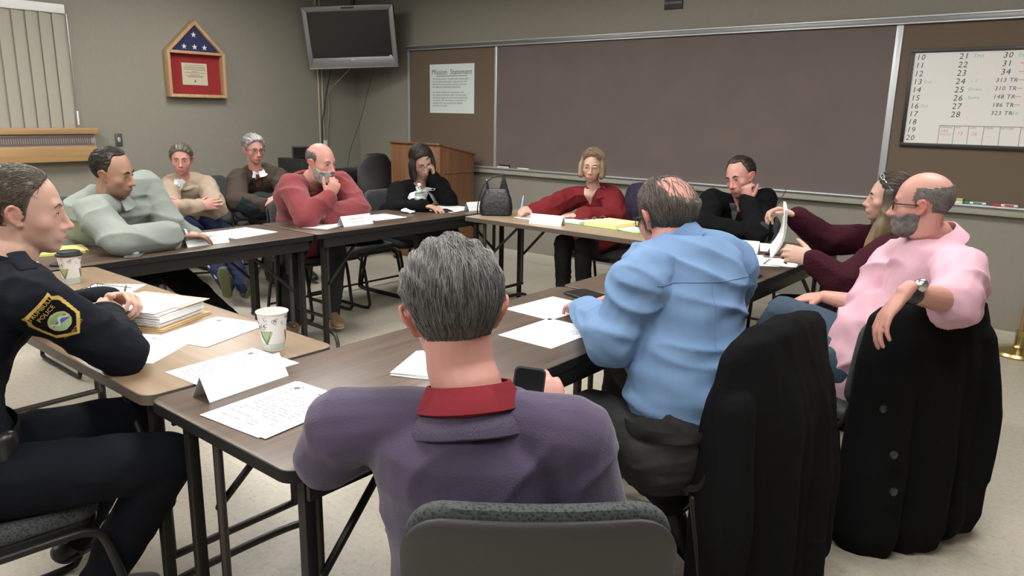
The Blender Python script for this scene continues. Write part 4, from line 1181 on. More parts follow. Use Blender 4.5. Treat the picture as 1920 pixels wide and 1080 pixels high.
paper(4.85, -4.80, 33, 'white note page on the tan table under the officer\'s elbow', w=.2, h=.26, lines=6)
paper(4.03, -4.57, 42, 'white sheet under the open spectacles beside the officer\'s hands', w=.2, h=.24, lines=6)
paper(5.453, -3.57, -3, 'white sheet nearer the tablet, between purple sweater and blue shirt men', lines=16)
paper(5.645, -3.835, 0, 'white sheet touching the blue shirt man\'s sleeve', lines=16)
paper(5.62, -4.33, 25, 'white page pad lying beyond the purple sweater man\'s neck', w=.2, h=.2, n=10, lines=9, name='notepad')
paper(3.11, -3.44, 8, 'white papers to the right of the grey quarter-zip man\'s hand', n=3, blank=True, w=.28, h=.30)
paper(3.19, -2.92, 20, 'white sheet behind the bearded man\'s name tent, left side', w=.22, h=.26, blank=True)
paper(3.15, -2.42, -4, 'white sheet right of the bearded man\'s name tent', w=.24, h=.26, n=2, blank=True)
paper(3.13, -1.75, 8, 'white papers under the hand of the woman in the blazer', w=.30, h=.34, n=3, lines=8)
paper(3.91, -1.66, 85, 'white sheet under the pen hand of the woman in red', w=.21, h=.26, blank=True)
paper(5.62, -2.10, 30, 'white papers on the dark table before the maroon cardigan woman', n=3, w=.23, h=.30, blank=True)
paper(5.44, -1.70, 20, 'white papers in front of the man in the black zip jacket', n=2, w=.22, h=.28, blank=True)
paper(5.76, -2.00, 10, 'thin white papers under the phone by the maroon cardigan woman', n=4, w=.14, h=.30, blank=True)
paper(5.80, -2.74, 5, 'white sheet at the table edge right of the blue shirt man', w=.12, h=.24, blank=True)
paper(5.80, -2.93, 40, 'small white slip hanging by the pink shirt man\'s knee', w=.06, h=.08, blank=True)

def tent(x, y, rz, label, text=None, L=.235, H=.062, D=.070):
    t = thing('name_tent', label, 'name card', (x, y, TZ), math.radians(rz))
    mb = MB(); th = .0012
    mb.prism([(-D/2, 0), (-D/2+th, 0), (0, H-th), (D/2-th, 0), (D/2, 0), (0, H)], -L/2, L/2, 0, plane_M((0, 0, 0), (0, 1, 0), (0, 0, 1)))
    c = mb.build('card', M['card'], t, smooth=False)
    if text:
        n = unit(arr((0, -H, D/2))); M4 = plane_M(arr((0, -D/4, H/2))+n*.0006, (1, 0, 0), arr((0, D/2, H))); mb = MB()
        F2 = M4.copy(); F2[:3, 3] += F2[:3, 1]*.012; lettering(mb, text[0], .021, F2)
        F2 = M4.copy(); F2[:3, 3] -= F2[:3, 1]*.012; lettering(mb, text[1], .0125, F2); mb.build('printed_name', M['ink'], c, smooth=False)
    return t
tent(5.345, -4.78, 96, 'blank white name tent on the near dark table', L=.245, H=.060)
tent(3.31, -3.765, 90, 'white name tent in front of the grey quarter-zip man', ('Angelo Magliocco', 'Trumbull Police Station'))
tent(3.30, -2.755, 90, 'white name tent in front of the bearded man', ('Steven Tardy', 'Trumbull Police Station'))
tent(3.33, -1.62, 80, 'white name tent at the table corner behind the black handbag', None)
tent(4.13, -1.84, 10, 'white name tent in front of the woman in red', ('Joe Pifko', 'Building Committee'))
tent(5.47, -1.88, 190, 'white name tent seen end on before the black zip jacket man', None, L=.2)

# paper cups
def cup(x, y, label, lid=False, rz=0):
    t = thing('paper_cup', label, 'cup', (x, y, TZ), math.radians(rz))
    H, r0, r1 = .118, .030, .0445
    mb = MB(); mb.lathe([(0, .002), (r0, .002), (r0, 0), (r0+.0012, 0), (r1, H-.004), (r1+.003, H-.003), (r1+.0035, H), (r1+.001, H+.001), (r1-.002, H-.004), (r0-.001, .006), (0, .006)], 40)
    c = mb.build('wall', mat('cup_board', (.70, .66, .64), .55), t)
    R = lambda z: r0+.0012+(r1-r0-.0012)*z/(H-.004)
    sp_ = lambda a, z, o=.0004: ((R(z)+o)*math.sin(a), -(R(z)+o)*math.cos(a), z)
    ink = MB(); r = random.Random(5)
    for k in range(30):
        a0 = r.uniform(-PI, PI); z0 = r.uniform(.066, .104); pts = []; ph = r.uniform(0, 6); s_ = r.choice((-1, 1))
        for i in range(12):
            q = i/11; ang = ph+s_*q*4.6; rr = .008*(1-.7*q); pts.append(sp_(a0+rr*math.cos(ang)/.04, z0+rr*math.sin(ang)))
        ink.tube(pts, .0006, n=5)
    for b in (-2.1, 0, 2.1):
        for k in range(2):
            pts = [sp_(b-.50+.10*k+.5*q**1.5, .062-.040*q) for q in np.linspace(0, 1, 8)]; ink.tube(pts, .0009-.0003*k, n=5)
            pts = [sp_(b+.50-.10*k-.5*q**1.5, .064-.040*q) for q in np.linspace(0, 1, 8)]; ink.tube(pts, .0008, n=5)
    ink.build('swirl_print', mat('cup_ink', (.07, .06, .08), .6), c)
    g = MB()
    for b in (-2.1, 0, 2.1):
        V = []; F = []; n = 9
        for j in range(n):
            q = j/(n-1); z = .024+.040*q; w_ = .33*math.sqrt(max(.02, q))
            for i in range(n): V.append(sp_(b+.05+w_*(-1+2*i/(n-1)), z, .0003))
        for j in range(n-1):
            for i in range(n-1): F.append((j*n+i, j*n+i+1, (j+1)*n+i+1, (j+1)*n+i))
        g.add(arr(V), F)
    g.build('green_bowl_print', mat('cup_green', (.30, .42, .16), .6), c)
    bnd = MB(); V = []; F = []; n = 48
    for z in (.004, .024):
        for i in range(n): V.append(sp_(2*PI*i/n, z, .0002))
    F = [(i, (i+1) % n, n+(i+1) % n, n+i) for i in range(n)]; bnd.add(arr(V), F); bnd.build('base_print', mat('cup_pale_green', (.46, .54, .47), .6), c)
    if lid:
        mb = MB(); mb.lathe([(r1+.004, H-.006), (r1+.006, H-.002), (r1+.005, H+.003), (r1-.001, H+.004), (r1-.003, H+.013), (r1-.007, H+.014), (r1-.010, H+.008), (0, H+.008)], 40); mb.build('lid', M['black_plastic'], t)
    return t
cup(5.13, -4.545, 'white paper cup with green bowl print standing alone on the tan table', rz=25)
cup(3.775, -4.60, 'paper cup with a black lid at the far end of the tan table', lid=True, rz=30)

# officer's file stack
t = thing('file_stack', 'thick stack of white papers in a manila folder before the officer', 'folder', (4.525, -4.645, TZ), math.radians(24))
mb = MB(); mb.box((-.16, -.125, 0), (.165, .125, .002)); mb.box((-.158, -.12, .004), (.16, .127, .006)); mb.build('folder', M['manila'], t, smooth=False)
mb = MB(); r = random.Random(3)
for k in range(14):
    o = r.uniform(-.005, .005); p = r.uniform(-.005, .005); mb.box((-.15+o, -.11+p, .008+.0032*k), (.145+o, .108+p, .0108+.0032*k))
ps = mb.build('sheets', M['paper'], t, smooth=False)
mb = MB(); mb.box((-.13, -.02, .009+.0032*14), (.158, .125, .0105+.0032*14), M=TR((0, .004, 0), rz=-.05)); mb.build('pink_sheet', M['pink_paper'], t, smooth=False)
mb = MB(); mb.box((-.150, -.115, .0110+.0032*14), (.135, .098, .0122+.0032*14)); tp2 = mb.build('top_sheet', M['paper'], t, smooth=False)
mb = MB(); zt = .0124+.0032*14
for i in range(7): mb.box((-.06, -.06+.014*i, zt), (.09-.02*(i % 3), -.0575+.014*i, zt+.0001))
mb.build('printed_text', M['ink'], tp2, smooth=False)
t = thing('binder_clip', 'small black binder clip on the table before the file stack', 'clip', (4.69, -4.755, TZ), .5)
MB().prism([(-.010, 0), (.010, 0), (.002, .014), (-.002, .014)], -.014, .014, 0, plane_M((0, 0, 0), (0, 1, 0), (0, 0, 1))).build('body', M['black_metal'], t, bevel=.001)
MB().tube(spline([(-.008, .002, .014), (-.008, .022, .016), (.008, .022, .016), (.008, .002, .014)], 4), .0009, n=6).build('wire_arm', M['chrome'], t)

# spectacles lying by the officer
t = thing('spectacles', 'open dark spectacles resting on the white sheet beside the officer', 'glasses', (4.06, -4.645, TZ+.003), math.radians(-51))
fm = MB(); ln_ = MB()
for q in (-1, 1):
    pts = rrect(.05, .034, .013, 5, q*.034, .019); P3 = [(a, 0, b) for a, b in pts]
    fm.tube(P3+[P3[0], P3[1]], .0016, n=6, cap=False); ln_.add(arr(P3), [tuple(range(len(P3)))])
    fm.tube(spline([(q*.06, 0, .028), (q*.066, .01, .027), (q*.058, .13, .018)], 5), .0018, n=6)
fm.tube([(-.009, 0, .024), (0, 0, .027), (.009, 0, .024)], .0016, n=6)
f_ = fm.build('frame', M['glass_frame'], t); ln_.build('lens', M['lens'], f_)
# left end of the far table
t = thing('legal_pad', 'yellow paper pad at the far left end of the dark table', 'pad', (3.02, -4.40, TZ), math.radians(-12))
MB().box((-.10, -.14, 0), (.10, .14, .012)).build('pages', M['yellow_paper'], t, smooth=False); MB().box((-.10, .125, 0), (.10, .142, .013)).build('binding', M['manila'], t, smooth=False)
def phone(x, y, rz, label, w=.072, l=.148, th=.009, screen=(.01, .011, .013), z=TZ, name='phone', cat='phone', case=None, tilt=None):
    t = thing(name, label, cat, (x, y, z), math.radians(rz))
    if tilt: t.rotation_euler = tilt
    b = MB().prism(rrect(w, l, .012), 0, th).build('case', case or M['black_plastic'], t, bevel=.0025)
    MB().prism(rrect(w-.008, l-.010, .008), th, th+.0006).build('screen', mat('dark_screen', screen, .12), t, smooth=False)
    return t
phone(3.36, -4.47, 40, 'black phone lying beside the yellow pad', th=.012)
t = thing('key_fob', 'small dark key bunch on the table behind the lidded cup', 'keys', (3.28, -4.60, TZ), .4)
MB().prism(rrect(.035, .06, .012), 0, .012).build('fob', M['black_plastic'], t, bevel=.003); mb = MB(); mb.tube([(.016*math.cos(a), .045+.016*math.sin(a), .004) for a in np.linspace(0, 2*PI, 20)], .0015, n=6); mb.build('ring', M['chrome'], t)
t = thing('notebook', 'dark notebook with white pages under the phone by the grey sweater elbow', 'notebook', (3.16, -4.04, TZ), math.radians(8))
MB().box((-.07, -.10, .002), (.07, .10, .014)).build('pages', M['paper'], t, smooth=False); MB().box((-.072, -.104, .014), (.072, .104, .017)).build('cover', mat('note_cover', (.10, .10, .11), .5), t, bevel=.001)
phone(3.15, -4.05, 70, 'dark phone lying on the notebook, by the grey sweater', z=TZ+.0172)
phone(3.375, -4.165, 55, 'grey phone near the table edge with a round disc on it', case=mat('grey_case', (.12, .12, .12), .5), screen=(.10, .10, .10))
t = thing('lapel_button', 'round silver disc lying on the grey phone', 'button', (3.375, -4.165, TZ+.0096)); MB().lathe([(0, 0), (.021, 0), (.022, .004), (.018, .008), (0, .010)], 28).build('disc', M['pale_metal'], t)
phone(3.06, -3.545, 60, 'dark phone under the fingers of the grey quarter-zip man', z=TZ)
t = thing('napkin', 'crumpled white napkin beside the water bottle', 'napkin', (3.10, -2.12, TZ)); 
mb = MB(); mb.ell((0, 0, .012), (.06, .05, .014), nu=24, nv=14); V = mb.v[0]; V += np.outer(wavy(V, 70, 5), (.5, .5, 1))*.008; V[:, 2] = np.maximum(V[:, 2], 0); mb.build('paper', M['paper'], t, angle=25)
t = thing('water_bottle', 'clear plastic water bottle with a printed label by the blazer woman', 'bottle', (3.09, -2.0, TZ))
def clear(name, col=(1, 1, 1), g=.18):
    m, nt, b, N, L = newmat(name); a = N.new('ShaderNodeBsdfTransparent'); a.inputs[0].default_value = (*col, 1); gl = N.new('ShaderNodeBsdfGlossy'); gl.inputs['Roughness'].default_value = .08; x = N.new('ShaderNodeMixShader'); x.inputs[0].default_value = g
    L.new(a.outputs[0], x.inputs[1]); L.new(gl.outputs[0], x.inputs[2]); L.new(x.outputs[0], N['Material Output'].inputs['Surface']); return m
MB().lathe([(0, .003), (.028, 0), (.031, .006), (.030, .02), (.032, .04), (.030, .055), (.032, .07), (.0325, .125), (.030, .145), (.020, .170), (.012, .180), (.012, .192), (0, .192)], 32).build('bottle_wall', clear('clear_pet', (.92, .95, .95), .22), t)
MB().lathe([(.0328, .082), (.033, .083), (.033, .128), (.0328, .129)], 32).build('label_band', mat('bottle_label', (.30, .42, .36), .4), t); MB().lathe([(.0332, .095), (.0334, .096), (.0334, .108), (.0332, .109)], 32).build('label_stripe', M['white_plastic'], t)
MB().lathe([(.014, .182), (.0145, .183), (.0145, .198), (.012, .200), (0, .200)], 24).build('cap', M['white_plastic'], t)
phone(3.22, -1.86, 65, 'purple dark phone under the hand of the woman in the blazer', screen=(.03, .02, .06))

# handbag
t = thing('handbag', 'black leather handbag standing on the left end of the pale table', 'handbag', (3.60, -1.74, TZ), math.radians(38))
leather = mat('black_leather', (.009, .0095, .010), .42, bump=(40, .6))
mb = MB(); prof = [(0, .105, .062), (.01, .115, .070), (.06, .118, .068), (.12, .108, .052), (.165, .085, .030), (.185, .072, .016)]
V = []; F = []; n = 32
for z, a, b in prof:
    for k in range(n):
        c, s_ = math.cos(2*PI*k/n), math.sin(2*PI*k/n); e = .55
        V.append((a*math.copysign(abs(c)**e, c), b*math.copysign(abs(s_)**e, s_), z))
V = arr(V); V[:, 1] += wavy(V, 40, 2)*.004
F = [(i*n+k, i*n+(k+1) % n, (i+1)*n+(k+1) % n, (i+1)*n+k) for i in range(len(prof)-1) for k in range(n)]+[tuple(range(n))[::-1], tuple(range((len(prof)-1)*n, len(prof)*n))]
mb.add(V, F); mb.build('body', leather, t)
mb = MB(); mb.prism([(-.075, .16), (-.068, .25), (-.060, .255), (-.05, .17)], -.012, .012, 0, plane_M((0, 0, 0), (1, 0, 0), (0, 0, 1))); mb.prism([(.015, .15), (.045, .275), (.058, .275), (.095, .15)], -.016, .016, 0, plane_M((0, 0, 0), (1, 0, 0), (0, 0, 1))); mb.build('gusset', leather, t, bevel=.004)
for q in (-1, 1): MB().tube(spline([(-.064, q*.022, .235), (-.03, q*.03, .262), (.01, q*.03, .275), (.050, q*.02, .285)], 5), .0045, n=8).build('handle', leather, t)
MB().tube(spline([(-.066, .0, .24), (-.10, -.03, .18), (-.122, -.06, .09), (-.128, -.07, .02)], 6), [(.012, .004)]*19, side=(0, 1, 0), n=8).build('strap', leather, t)
MB().tube([(-.066, -.014, .244), (-.066, .014, .244)], .007, n=10).build('buckle', M['chrome'], t)

# ring binder of the woman in red
t = thing('ring_binder', 'open ring binder with white and yellow pages before the woman in red', 'binder', (4.33, -1.58, TZ), math.radians(-4))
MB().box((-.29, -.15, 0), (.30, .15, .004)).build('cover', mat('binder_green', (.20, .34, .12), .5), t, smooth=False)
mb = MB(); 
for k in range(6): mb.box((-.27+.002*k, -.135, .004+.0022*k), (-.02, .135-.002*k, .0060+.0022*k))
mb.build('white_pages', M['paper'], t, smooth=False)
mb = MB()
for k in range(10): mb.box((.02, -.138+.001*k, .004+.0024*k), (.275-.002*k, .138, .0062+.0024*k))
mb.build('yellow_pages', M['pale_yellow'], t, smooth=False)
for yy in (-.09, .0, .09):
    mb = MB(); mb.tube([(.026*math.cos(a), yy, .012+.030*math.sin(a)) for a in np.linspace(-.3, PI+.3, 16)], .0018, n=6); mb.build('ring', M['chrome'], t)
t = thing('plastic_folder', 'bright green plastic folder lying right of the ring binder', 'folder', (4.66, -1.62, TZ), math.radians(-12))
MB().box((-.13, -.12, 0), (.13, .12, .004)).build('sleeve', M['green_plastic'], t, bevel=.001); MB().box((-.11, -.11, .004), (.09, .06, .0052)).build('sheet', M['paper'], t, smooth=False)

# front table devices
phone(5.46, -3.33, 75, 'black tablet lying beyond the white sheet by the blue shirt man', w=.115, l=.19, th=.010, name='tablet_computer', cat='tablet')
def pen(p, q, label, col, r=.0045):
    t = thing('pen', label, 'pen', tuple(p)); d = arr(q)-arr(p)
    MB().tube([(0, 0, 0), d*.86], r, n=8).build('barrel', col, t); MB().tube([d*.86, d*.97, d], [r, r*.6, r*.2], n=8).build('tip', M['chrome'], t); return t
bluepen = mat('blue_pen', (.18, .26, .52), .3)
pen((5.50, -3.40, TZ+.005), (5.60, -3.29, TZ+.005), 'blue pen lying next to the tablet near the blue sleeve', bluepen)
pen((4.42, -4.68, TZ+.045), (4.33, -4.62, TZ+.085), 'black pen held between the officer\'s fingers', M['black_plastic'], .004)
phone(5.70, -1.93, 110, 'phone in a brown case on papers before the maroon cardigan woman', w=.075, l=.15, z=TZ+.005, case=mat('brown_case', (.20, .11, .07), .5))
phone(5.74, -2.48, 85, 'dark flat phone at the table edge right of the blue shirt man', w=.08, l=.16)
t = thing('handheld_radio', 'black handheld radio with a thin antenna behind the held papers', 'radio', (5.45, -1.50, TZ), math.radians(20))
MB().box((-.025, -.015, 0), (.025, .015, .12)).build('case', M['black_plastic'], t, bevel=.004); MB().tube([(.012, 0, .12), (.10, .06, .31)], [.004, .002], n=8).build('antenna', M['black_rubber'], t)
SPEC = {'officer': {'N': [4.796, -5.12, 1.041],
             'pel': [4.87, -5.33, 0.53],
             'head': [4.79, -5.058, 1.173],
             'byaw': 78,
             'pyaw': 78,
             'hyaw': 63,
             'hpitch': 4,
             'hroll': 0,
             'hs': 0.98,
             'sw': 0.2,
             'bulk': 1.06,
             'bow': 0.06,
             'shR': [5.003, -5.129, 0.979],
             'elR': [5.012, -4.937, 0.8],
             'wrR': [4.7, -4.845, 0.825],
             'elL': [4.44, -4.93, 0.79],
             'wrL': [4.54, -4.765, 0.83],
             'kn': {'R': [5.22, -4.93, 0.55], 'L': [4.9, -4.89, 0.55]},
             'an': {'R': [4.98, -5.06, 0.12], 'L': [4.62, -4.98, 0.1]},
             'toe': {'R': [4.95, -4.92, 0.04], 'L': [4.56, -4.85, 0.04]},
             'handR': {'d': [-0.75, 0.5, 0.12], 'n': [0.35, 0.3, 0.85], 'curl': (35, 45, 30), 'thumb': (10, 20, 15)},
             'handL': {'d': [0.75, 0.35, 0.15], 'n': [-0.3, 0.45, 0.8], 'curl': (50, 60, 35), 'thumb': (10, 20, 15)},
             'face': {'nose': 1.0, 'jaw': 1.0},
             'vox': 0.0045,
             'neck': 0.06},
 'purple': {'N': [6.183, -4.803, 0.923],
            'pel': [6.094, -4.669, 0.334],
            'head': [6.107, -4.777, 1.081],
            'byaw': 126,
            'hyaw': 143,
            'hpitch': 12,
            'hroll': -4,
            'hs': 1.06,
            'bulk': 1.26,
            'bow': 0.01,
            'shL': [5.945, -4.917, 0.84],
            'shR': [6.341, -4.703, 0.87],
            'elL': [5.9, -4.925, 0.775],
            'wrL': [5.93, -4.69, 0.785],
            'elR': [6.37, -4.672, 0.717],
            'wrR': [6.214, -4.596, 0.82],
            'handL': {'d': [0.1, 0.95, 0], 'n': [0, 0, 1], 'curl': (15, 15, 10)},
            'handR': {'d': [-0.45, 0.35, 0.75], 'n': [0.75, -0.5, 0.3], 'curl': (40, 45, 30)},
            'vox': 0.0045,
            'neck': 0.062},
 'blue': {'N': [6.017, -3.678, 1.095],
          'pel': [6.116, -3.788, 0.466],
          'head': [5.964, -3.68, 1.146],
          'byaw': 148,
          'pyaw': 165,
          'hyaw': 152,
          'hpitch': 14,
          'hroll': 0,
          'hs': 1.01,
          'bulk': 1.22,
          'bow': 0.03,
          'shL': [6.016, -3.897, 0.992],
          'shR': [6.109, -3.479, 0.979],
          'elL': [5.946, -3.936, 0.81],
          'wrL': [5.66, -3.66, 0.785],
          'elR': [6.0, -3.3, 0.8],
          'wrR': [5.7, -3.42, 0.785],
          'kn': {'L': [5.884, -3.93, 0.55], 'R': [5.72, -3.45, 0.56]},
          'an': {'L': [6.037, -3.643, 0.192], 'R': [5.62, -3.4, 0.1]},
          'toe': {'L': [6.126, -3.647, 0.026], 'R': [5.5, -3.4, 0.04]},
          'handL': {'d': [-0.8, 0.6, 0], 'n': [0, 0, 1]},
          'handR': {'d': [-0.9, -0.3, 0], 'n': [0, 0, 1]},
          'vox': 0.005,
          'neck': 0.066},
 'pink': {'N': [6.556, -2.697, 1.036],
          'pel': [6.448, -2.827, 0.547],
          'head': [6.488, -2.768, 1.159],
          'byaw': 212,
          'pyaw': 190,
          'hyaw': 186,
          'hpitch': 3,
          'hroll': 0,
          'hs': 0.94,
          'bulk': 1.22,
          'bow': 0.04,
          'shL': [6.649, -2.887, 0.948],
          'shR': [6.384, -2.641, 0.896],
          'elL': [6.691, -3.145, 0.903],
          'wrL': [6.595, -3.379, 0.958],
          'elR': [6.345, -2.719, 0.744],
          'wrR': [6.154, -2.639, 0.738],
          'kn': {'R': [6.026, -2.716, 0.652], 'L': [6.07, -2.93, 0.572]},
          'an': {'R': [5.8, -2.75, 0.12], 'L': [5.95, -3.0, 0.1]},
          'handL': {'d': [-0.45, -0.35, -0.85], 'n': [-0.75, -0.45, 0.35], 'curl': (18, 22, 18), 'thumb': (25, 10, 10)},
          'handR': {'d': [-0.9, 0.0, -0.22], 'n': [-0.15, -0.2, 0.95], 'curl': (22, 28, 18), 'spread': 9, 'thumb': (30, 5, 5)},
          'face': {'nose': 1.05, 'jaw': 1.05, 'fat': 0.6},
          'vox': 0.0045,
          'neck': 0.066},
 'maroon': {'N': [6.272, -1.978, 0.934],
            'pel': [6.259, -2.055, 0.539],
            'head': [6.211, -2.03, 1.1],
            'byaw': 205,
            'hyaw': 199,
            'hpitch': -2,
            'hs': 0.9,
            'bulk': 0.98,
            'bow': 0.04,
            'sw': 0.17,
            'shL': [6.259, -2.22, 0.87],
            'shR': [6.094, -1.977, 0.893],
            'elL': [6.176, -2.477, 0.773],
            'wrL': [6.047, -2.48, 0.852],
            'elR': [5.97, -2.107, 0.888],
            'wrR': [5.876, -2.23, 0.997],
            'handL': {'d': [-0.75, -0.25, 0.2], 'n': [-0.2, -0.9, 0.5], 'curl': (40, 45, 30), 'thumb': (20, 5, 5)},
            'handR': {'d': [-0.75, -0.2, 0.25], 'n': [0.1, 0.5, 0.85], 'curl': (45, 50, 30), 'thumb': (20, 5, 5)},
            'face': {'nose': 0.95, 'jaw': 0.92, 'fem': True, 'brow': 0.6},
            'neck': 0.05},
 'hoodie': {'N': [5.125, -1.118, 0.916],
            'pel': [5.02, -0.98, 0.53],
            'head': [5.145, -1.184, 1.081],
            'byaw': 275,
            'hyaw': 258,
            'hpitch': 12,
            'hroll': 12,
            'hs': 1.0,
            'bulk': 1.15,
            'bow': 0.05,
            'shL': [5.261, -1.056, 0.927],
            'shR': [4.969, -1.207, 0.913],
            'elL': [5.406, -1.475, 0.79],
            'wrL': [5.251, -1.299, 0.941],
            'elR': [5.066, -1.467, 0.79],
            'wrR': [5.288, -1.481, 0.79],
            'handL': {'d': [-0.15, -0.1, 1], 'n': [-0.2, -0.9, -0.1], 'curl': (80, 95, 60), 'thumb': (10, 40, 40)},
            'handR': {'d': [0.9, 0.1, 0], 'n': [0, 0, 1], 'curl': (20, 20, 15)},
            'face': {'nose': 1.0, 'jaw': 1.02, 'fat': 0.3},
            'neck': 0.06},
 'red': {'N': [4.017, -1.124, 0.909],
         'pel': [4.0, -0.92, 0.53],
         'head': [4.025, -1.171, 1.085],
         'byaw': 278,
         'hyaw': 296,
         'hpitch': 5,
         'hroll': -3,
         'hs': 0.96,
         'bulk': 1.0,
         'bow': 0.05,
         'sw': 0.165,
         'shR': [3.877, -1.233, 0.842],
         'shL': [4.15, -1.066, 0.83],
         'elR': [3.882, -1.485, 0.786],
         'wrR': [3.845, -1.605, 0.785],
         'elL': [4.28, -1.251, 0.743],
         'wrL': [4.206, -1.555, 0.775],
         'kn': {'R': [3.92, -1.36, 0.53], 'L': [4.1, -1.36, 0.53]},
         'handR': {'d': [-0.35, -0.9, 0.1], 'n': [0.35, -0.2, 0.8], 'curl': (50, 55, 35), 'thumb': (10, 25, 20)},
         'handL': {'d': [-0.8, -0.5, 0], 'n': [0, 0, 1], 'curl': (15, 15, 10)},
         'face': {'nose': 0.92, 'jaw': 0.95, 'fem': True, 'brow': 0.6},
         'neck': 0.05},
 'blazer': {'N': [2.795, -1.714, 0.869],
            'pel': [2.5, -1.66, 0.53],
            'head': [2.86, -1.757, 1.075],
            'byaw': 340,
            'pyaw': 0,
            'hyaw': 338,
            'hpitch': 24,
            'hroll': 8,
            'hs': 0.98,
            'bulk': 1.0,
            'bow': 0.06,
            'sw': 0.17,
            'shR': [2.665, -1.828, 0.842],
            'shL': [2.812, -1.527, 0.867],
            'elR': [2.883, -2.043, 0.724],
            'wrR': [3.132, -1.994, 0.782],
            'elL': [2.995, -1.606, 0.77],
            'wrL': [2.941, -1.701, 0.952],
            'handR': {'d': [0.85, 0.2, -0.05], 'n': [0, 0, 1], 'curl': (20, 25, 15)},
            'handL': {'d': [-0.05, -0.15, 0.95], 'n': [0.5, 0.5, 0.2], 'curl': (60, 80, 50), 'thumb': (10, 30, 30)},
            'face': {'nose': 0.95, 'jaw': 0.93, 'fem': True, 'brow': 0.6},
            'neck': 0.048},
 'beard': {'N': [2.883, -2.799, 0.993],
           'pel': [2.62, -2.64, 0.53],
           'head': [3.013, -2.787, 1.118],
           'byaw': 345,
           'pyaw': 0,
           'hyaw': 10,
           'hpitch': 8,
           'hroll': 0,
           'hs': 0.99,
           'bulk': 1.24,
           'bow': 0.07,
           'shR': [2.923, -2.962, 0.958],
           'shL': [2.908, -2.551, 0.956],
           'elR': [3.145, -3.008, 0.8],
           'wrR': [3.19, -2.864, 0.912],
           'elL': [3.104, -2.569, 0.802],
           'wrL': [3.159, -2.87, 0.802],
           'kn': {'R': [2.86, -2.98, 0.52], 'L': [2.9, -2.62, 0.52]},
           'an': {'R': [3.02, -3.05, 0.12], 'L': [2.98, -2.72, 0.1]},
           'toe': {'R': [3.12, -3.15, 0.05], 'L': [3.17, -2.8, 0.04]},
           'handR': {'d': [0.2, 0.35, 0.9], 'n': [0.8, -0.3, 0.1], 'curl': (55, 70, 40), 'thumb': (10, 30, 20)},
           'handL': {'d': [0.1, -0.95, 0], 'n': [0, 0, 1], 'curl': (20, 20, 20)},
           'face': {'nose': 1.1, 'jaw': 1.08, 'fat': 0.8},
           'neck': 0.07},
 'grey': {'N': [3.015, -4.101, 0.983],
          'pel': [2.64, -4.05, 0.53],
          'head': [3.086, -4.106, 1.123],
          'byaw': 352,
          'pyaw': 0,
          'hyaw': 38,
          'hpitch': 12,
          'hroll': 7,
          'hs': 0.98,
          'bulk': 1.26,
          'bow': 0.04,
          'shR': [3.142, -4.25, 0.936],
          'shL': [2.891, -3.869, 1.031],
          'elR': [3.333, -4.21, 0.812],
          'wrR': [3.321, -3.905, 0.805],
          'elL': [3.019, -3.826, 0.828],
          'wrL': [2.95, -3.62, 0.7],
          'kn': {'R': [3.0, -4.1, 0.55], 'L': [2.95, -3.8, 0.55]},
          'an': {'R': [3.3, -4.05, 0.12], 'L': [3.2, -3.45, 0.1]},
          'handR': {'d': [0.1, 0.95, -0.05], 'n': [0.1, 0, 1], 'curl': (20, 25, 15), 'thumb': (15, 5, 5)},
          'face': {'nose': 1.15, 'jaw': 1.08, 'fat': 0.5},
          'neck': 0.066},
 'beige': {'N': [1.309, -2.844, 0.894],
           'pel': [1.15, -2.72, 0.53],
           'head': [1.354, -2.866, 1.05],
           'byaw': 322,
           'pyaw': 335,
           'hyaw': 328,
           'hpitch': 4,
           'hs': 0.95,
           'bulk': 1.05,
           'bow': 0.05,
           'shR': [1.337, -2.968, 0.846],
           'shL': [1.348, -2.67, 0.837],
           'elR': [1.59, -3.106, 0.716],
           'elL': [1.702, -2.795, 0.693],
           'wrR': [1.839, -3.014, 0.74],
           'wrL': [1.796, -3.099, 0.75],
           'kn': {'R': [1.62, -2.94, 0.52], 'L': [1.6, -2.72, 0.52]},
           'an': {'R': [2.0, -2.92, 0.16], 'L': [2.02, -2.8, 0.14]},
           'toe': {'R': [2.07, -2.98, 0.3], 'L': [2.1, -2.76, 0.28]},
           'handR': {'d': [0.3, 0.9, 0.15], 'n': [0.75, -0.4, 0.3], 'curl': (15, 20, 15)},
           'handL': {'d': [-0.3, -0.9, 0.1], 'n': [0.75, -0.4, 0.3], 'curl': (15, 20, 15)},
           'face': {'nose': 1.0, 'jaw': 1.0},
           'neck': 0.055},
 'old': {'N': [1.506, -2.323, 0.94],
         'pel': [1.22, -2.02, 0.53],
         'head': [1.545, -2.355, 1.123],
         'byaw': 335,
         'pyaw': 345,
         'hyaw': 352,
         'hpitch': 5,
         'hs': 0.93,
         'bulk': 1.1,
         'bow': 0.05,
         'shR': [1.478, -2.468, 0.89],
         'shL': [1.514, -2.122, 0.882],
         'elR': [1.641, -2.595, 0.729],
         'elL': [1.777, -2.215, 0.737],
         'wrR': [1.903, -2.517, 0.717],
         'wrL': [1.935, -2.407, 0.773],
         'handR': {'d': [0.5, 0.8, 0], 'n': [0.5, -0.3, 0.8], 'curl': (20, 25, 15)},
         'handL': {'d': [0.5, -0.6, -0.1], 'n': [0.4, 0.2, 0.9], 'curl': (20, 25, 15)},
         'face': {'nose': 1.1, 'jaw': 1.0},
         'neck': 0.054}}
PHONE_C = (6.19, -4.652, .888)
PAPER_A = (5.82, -2.33, .97); PAPER_T = (5.84, -2.30, 1.055); PAPER_B = (5.81, -2.36, .845)
COAT1 = ((6.340, -3.686), 166)
COAT2 = ((6.60, -2.988), 146)
EXPOSURE = 1.34
COAT3 = (1.785, -2.46, .70)
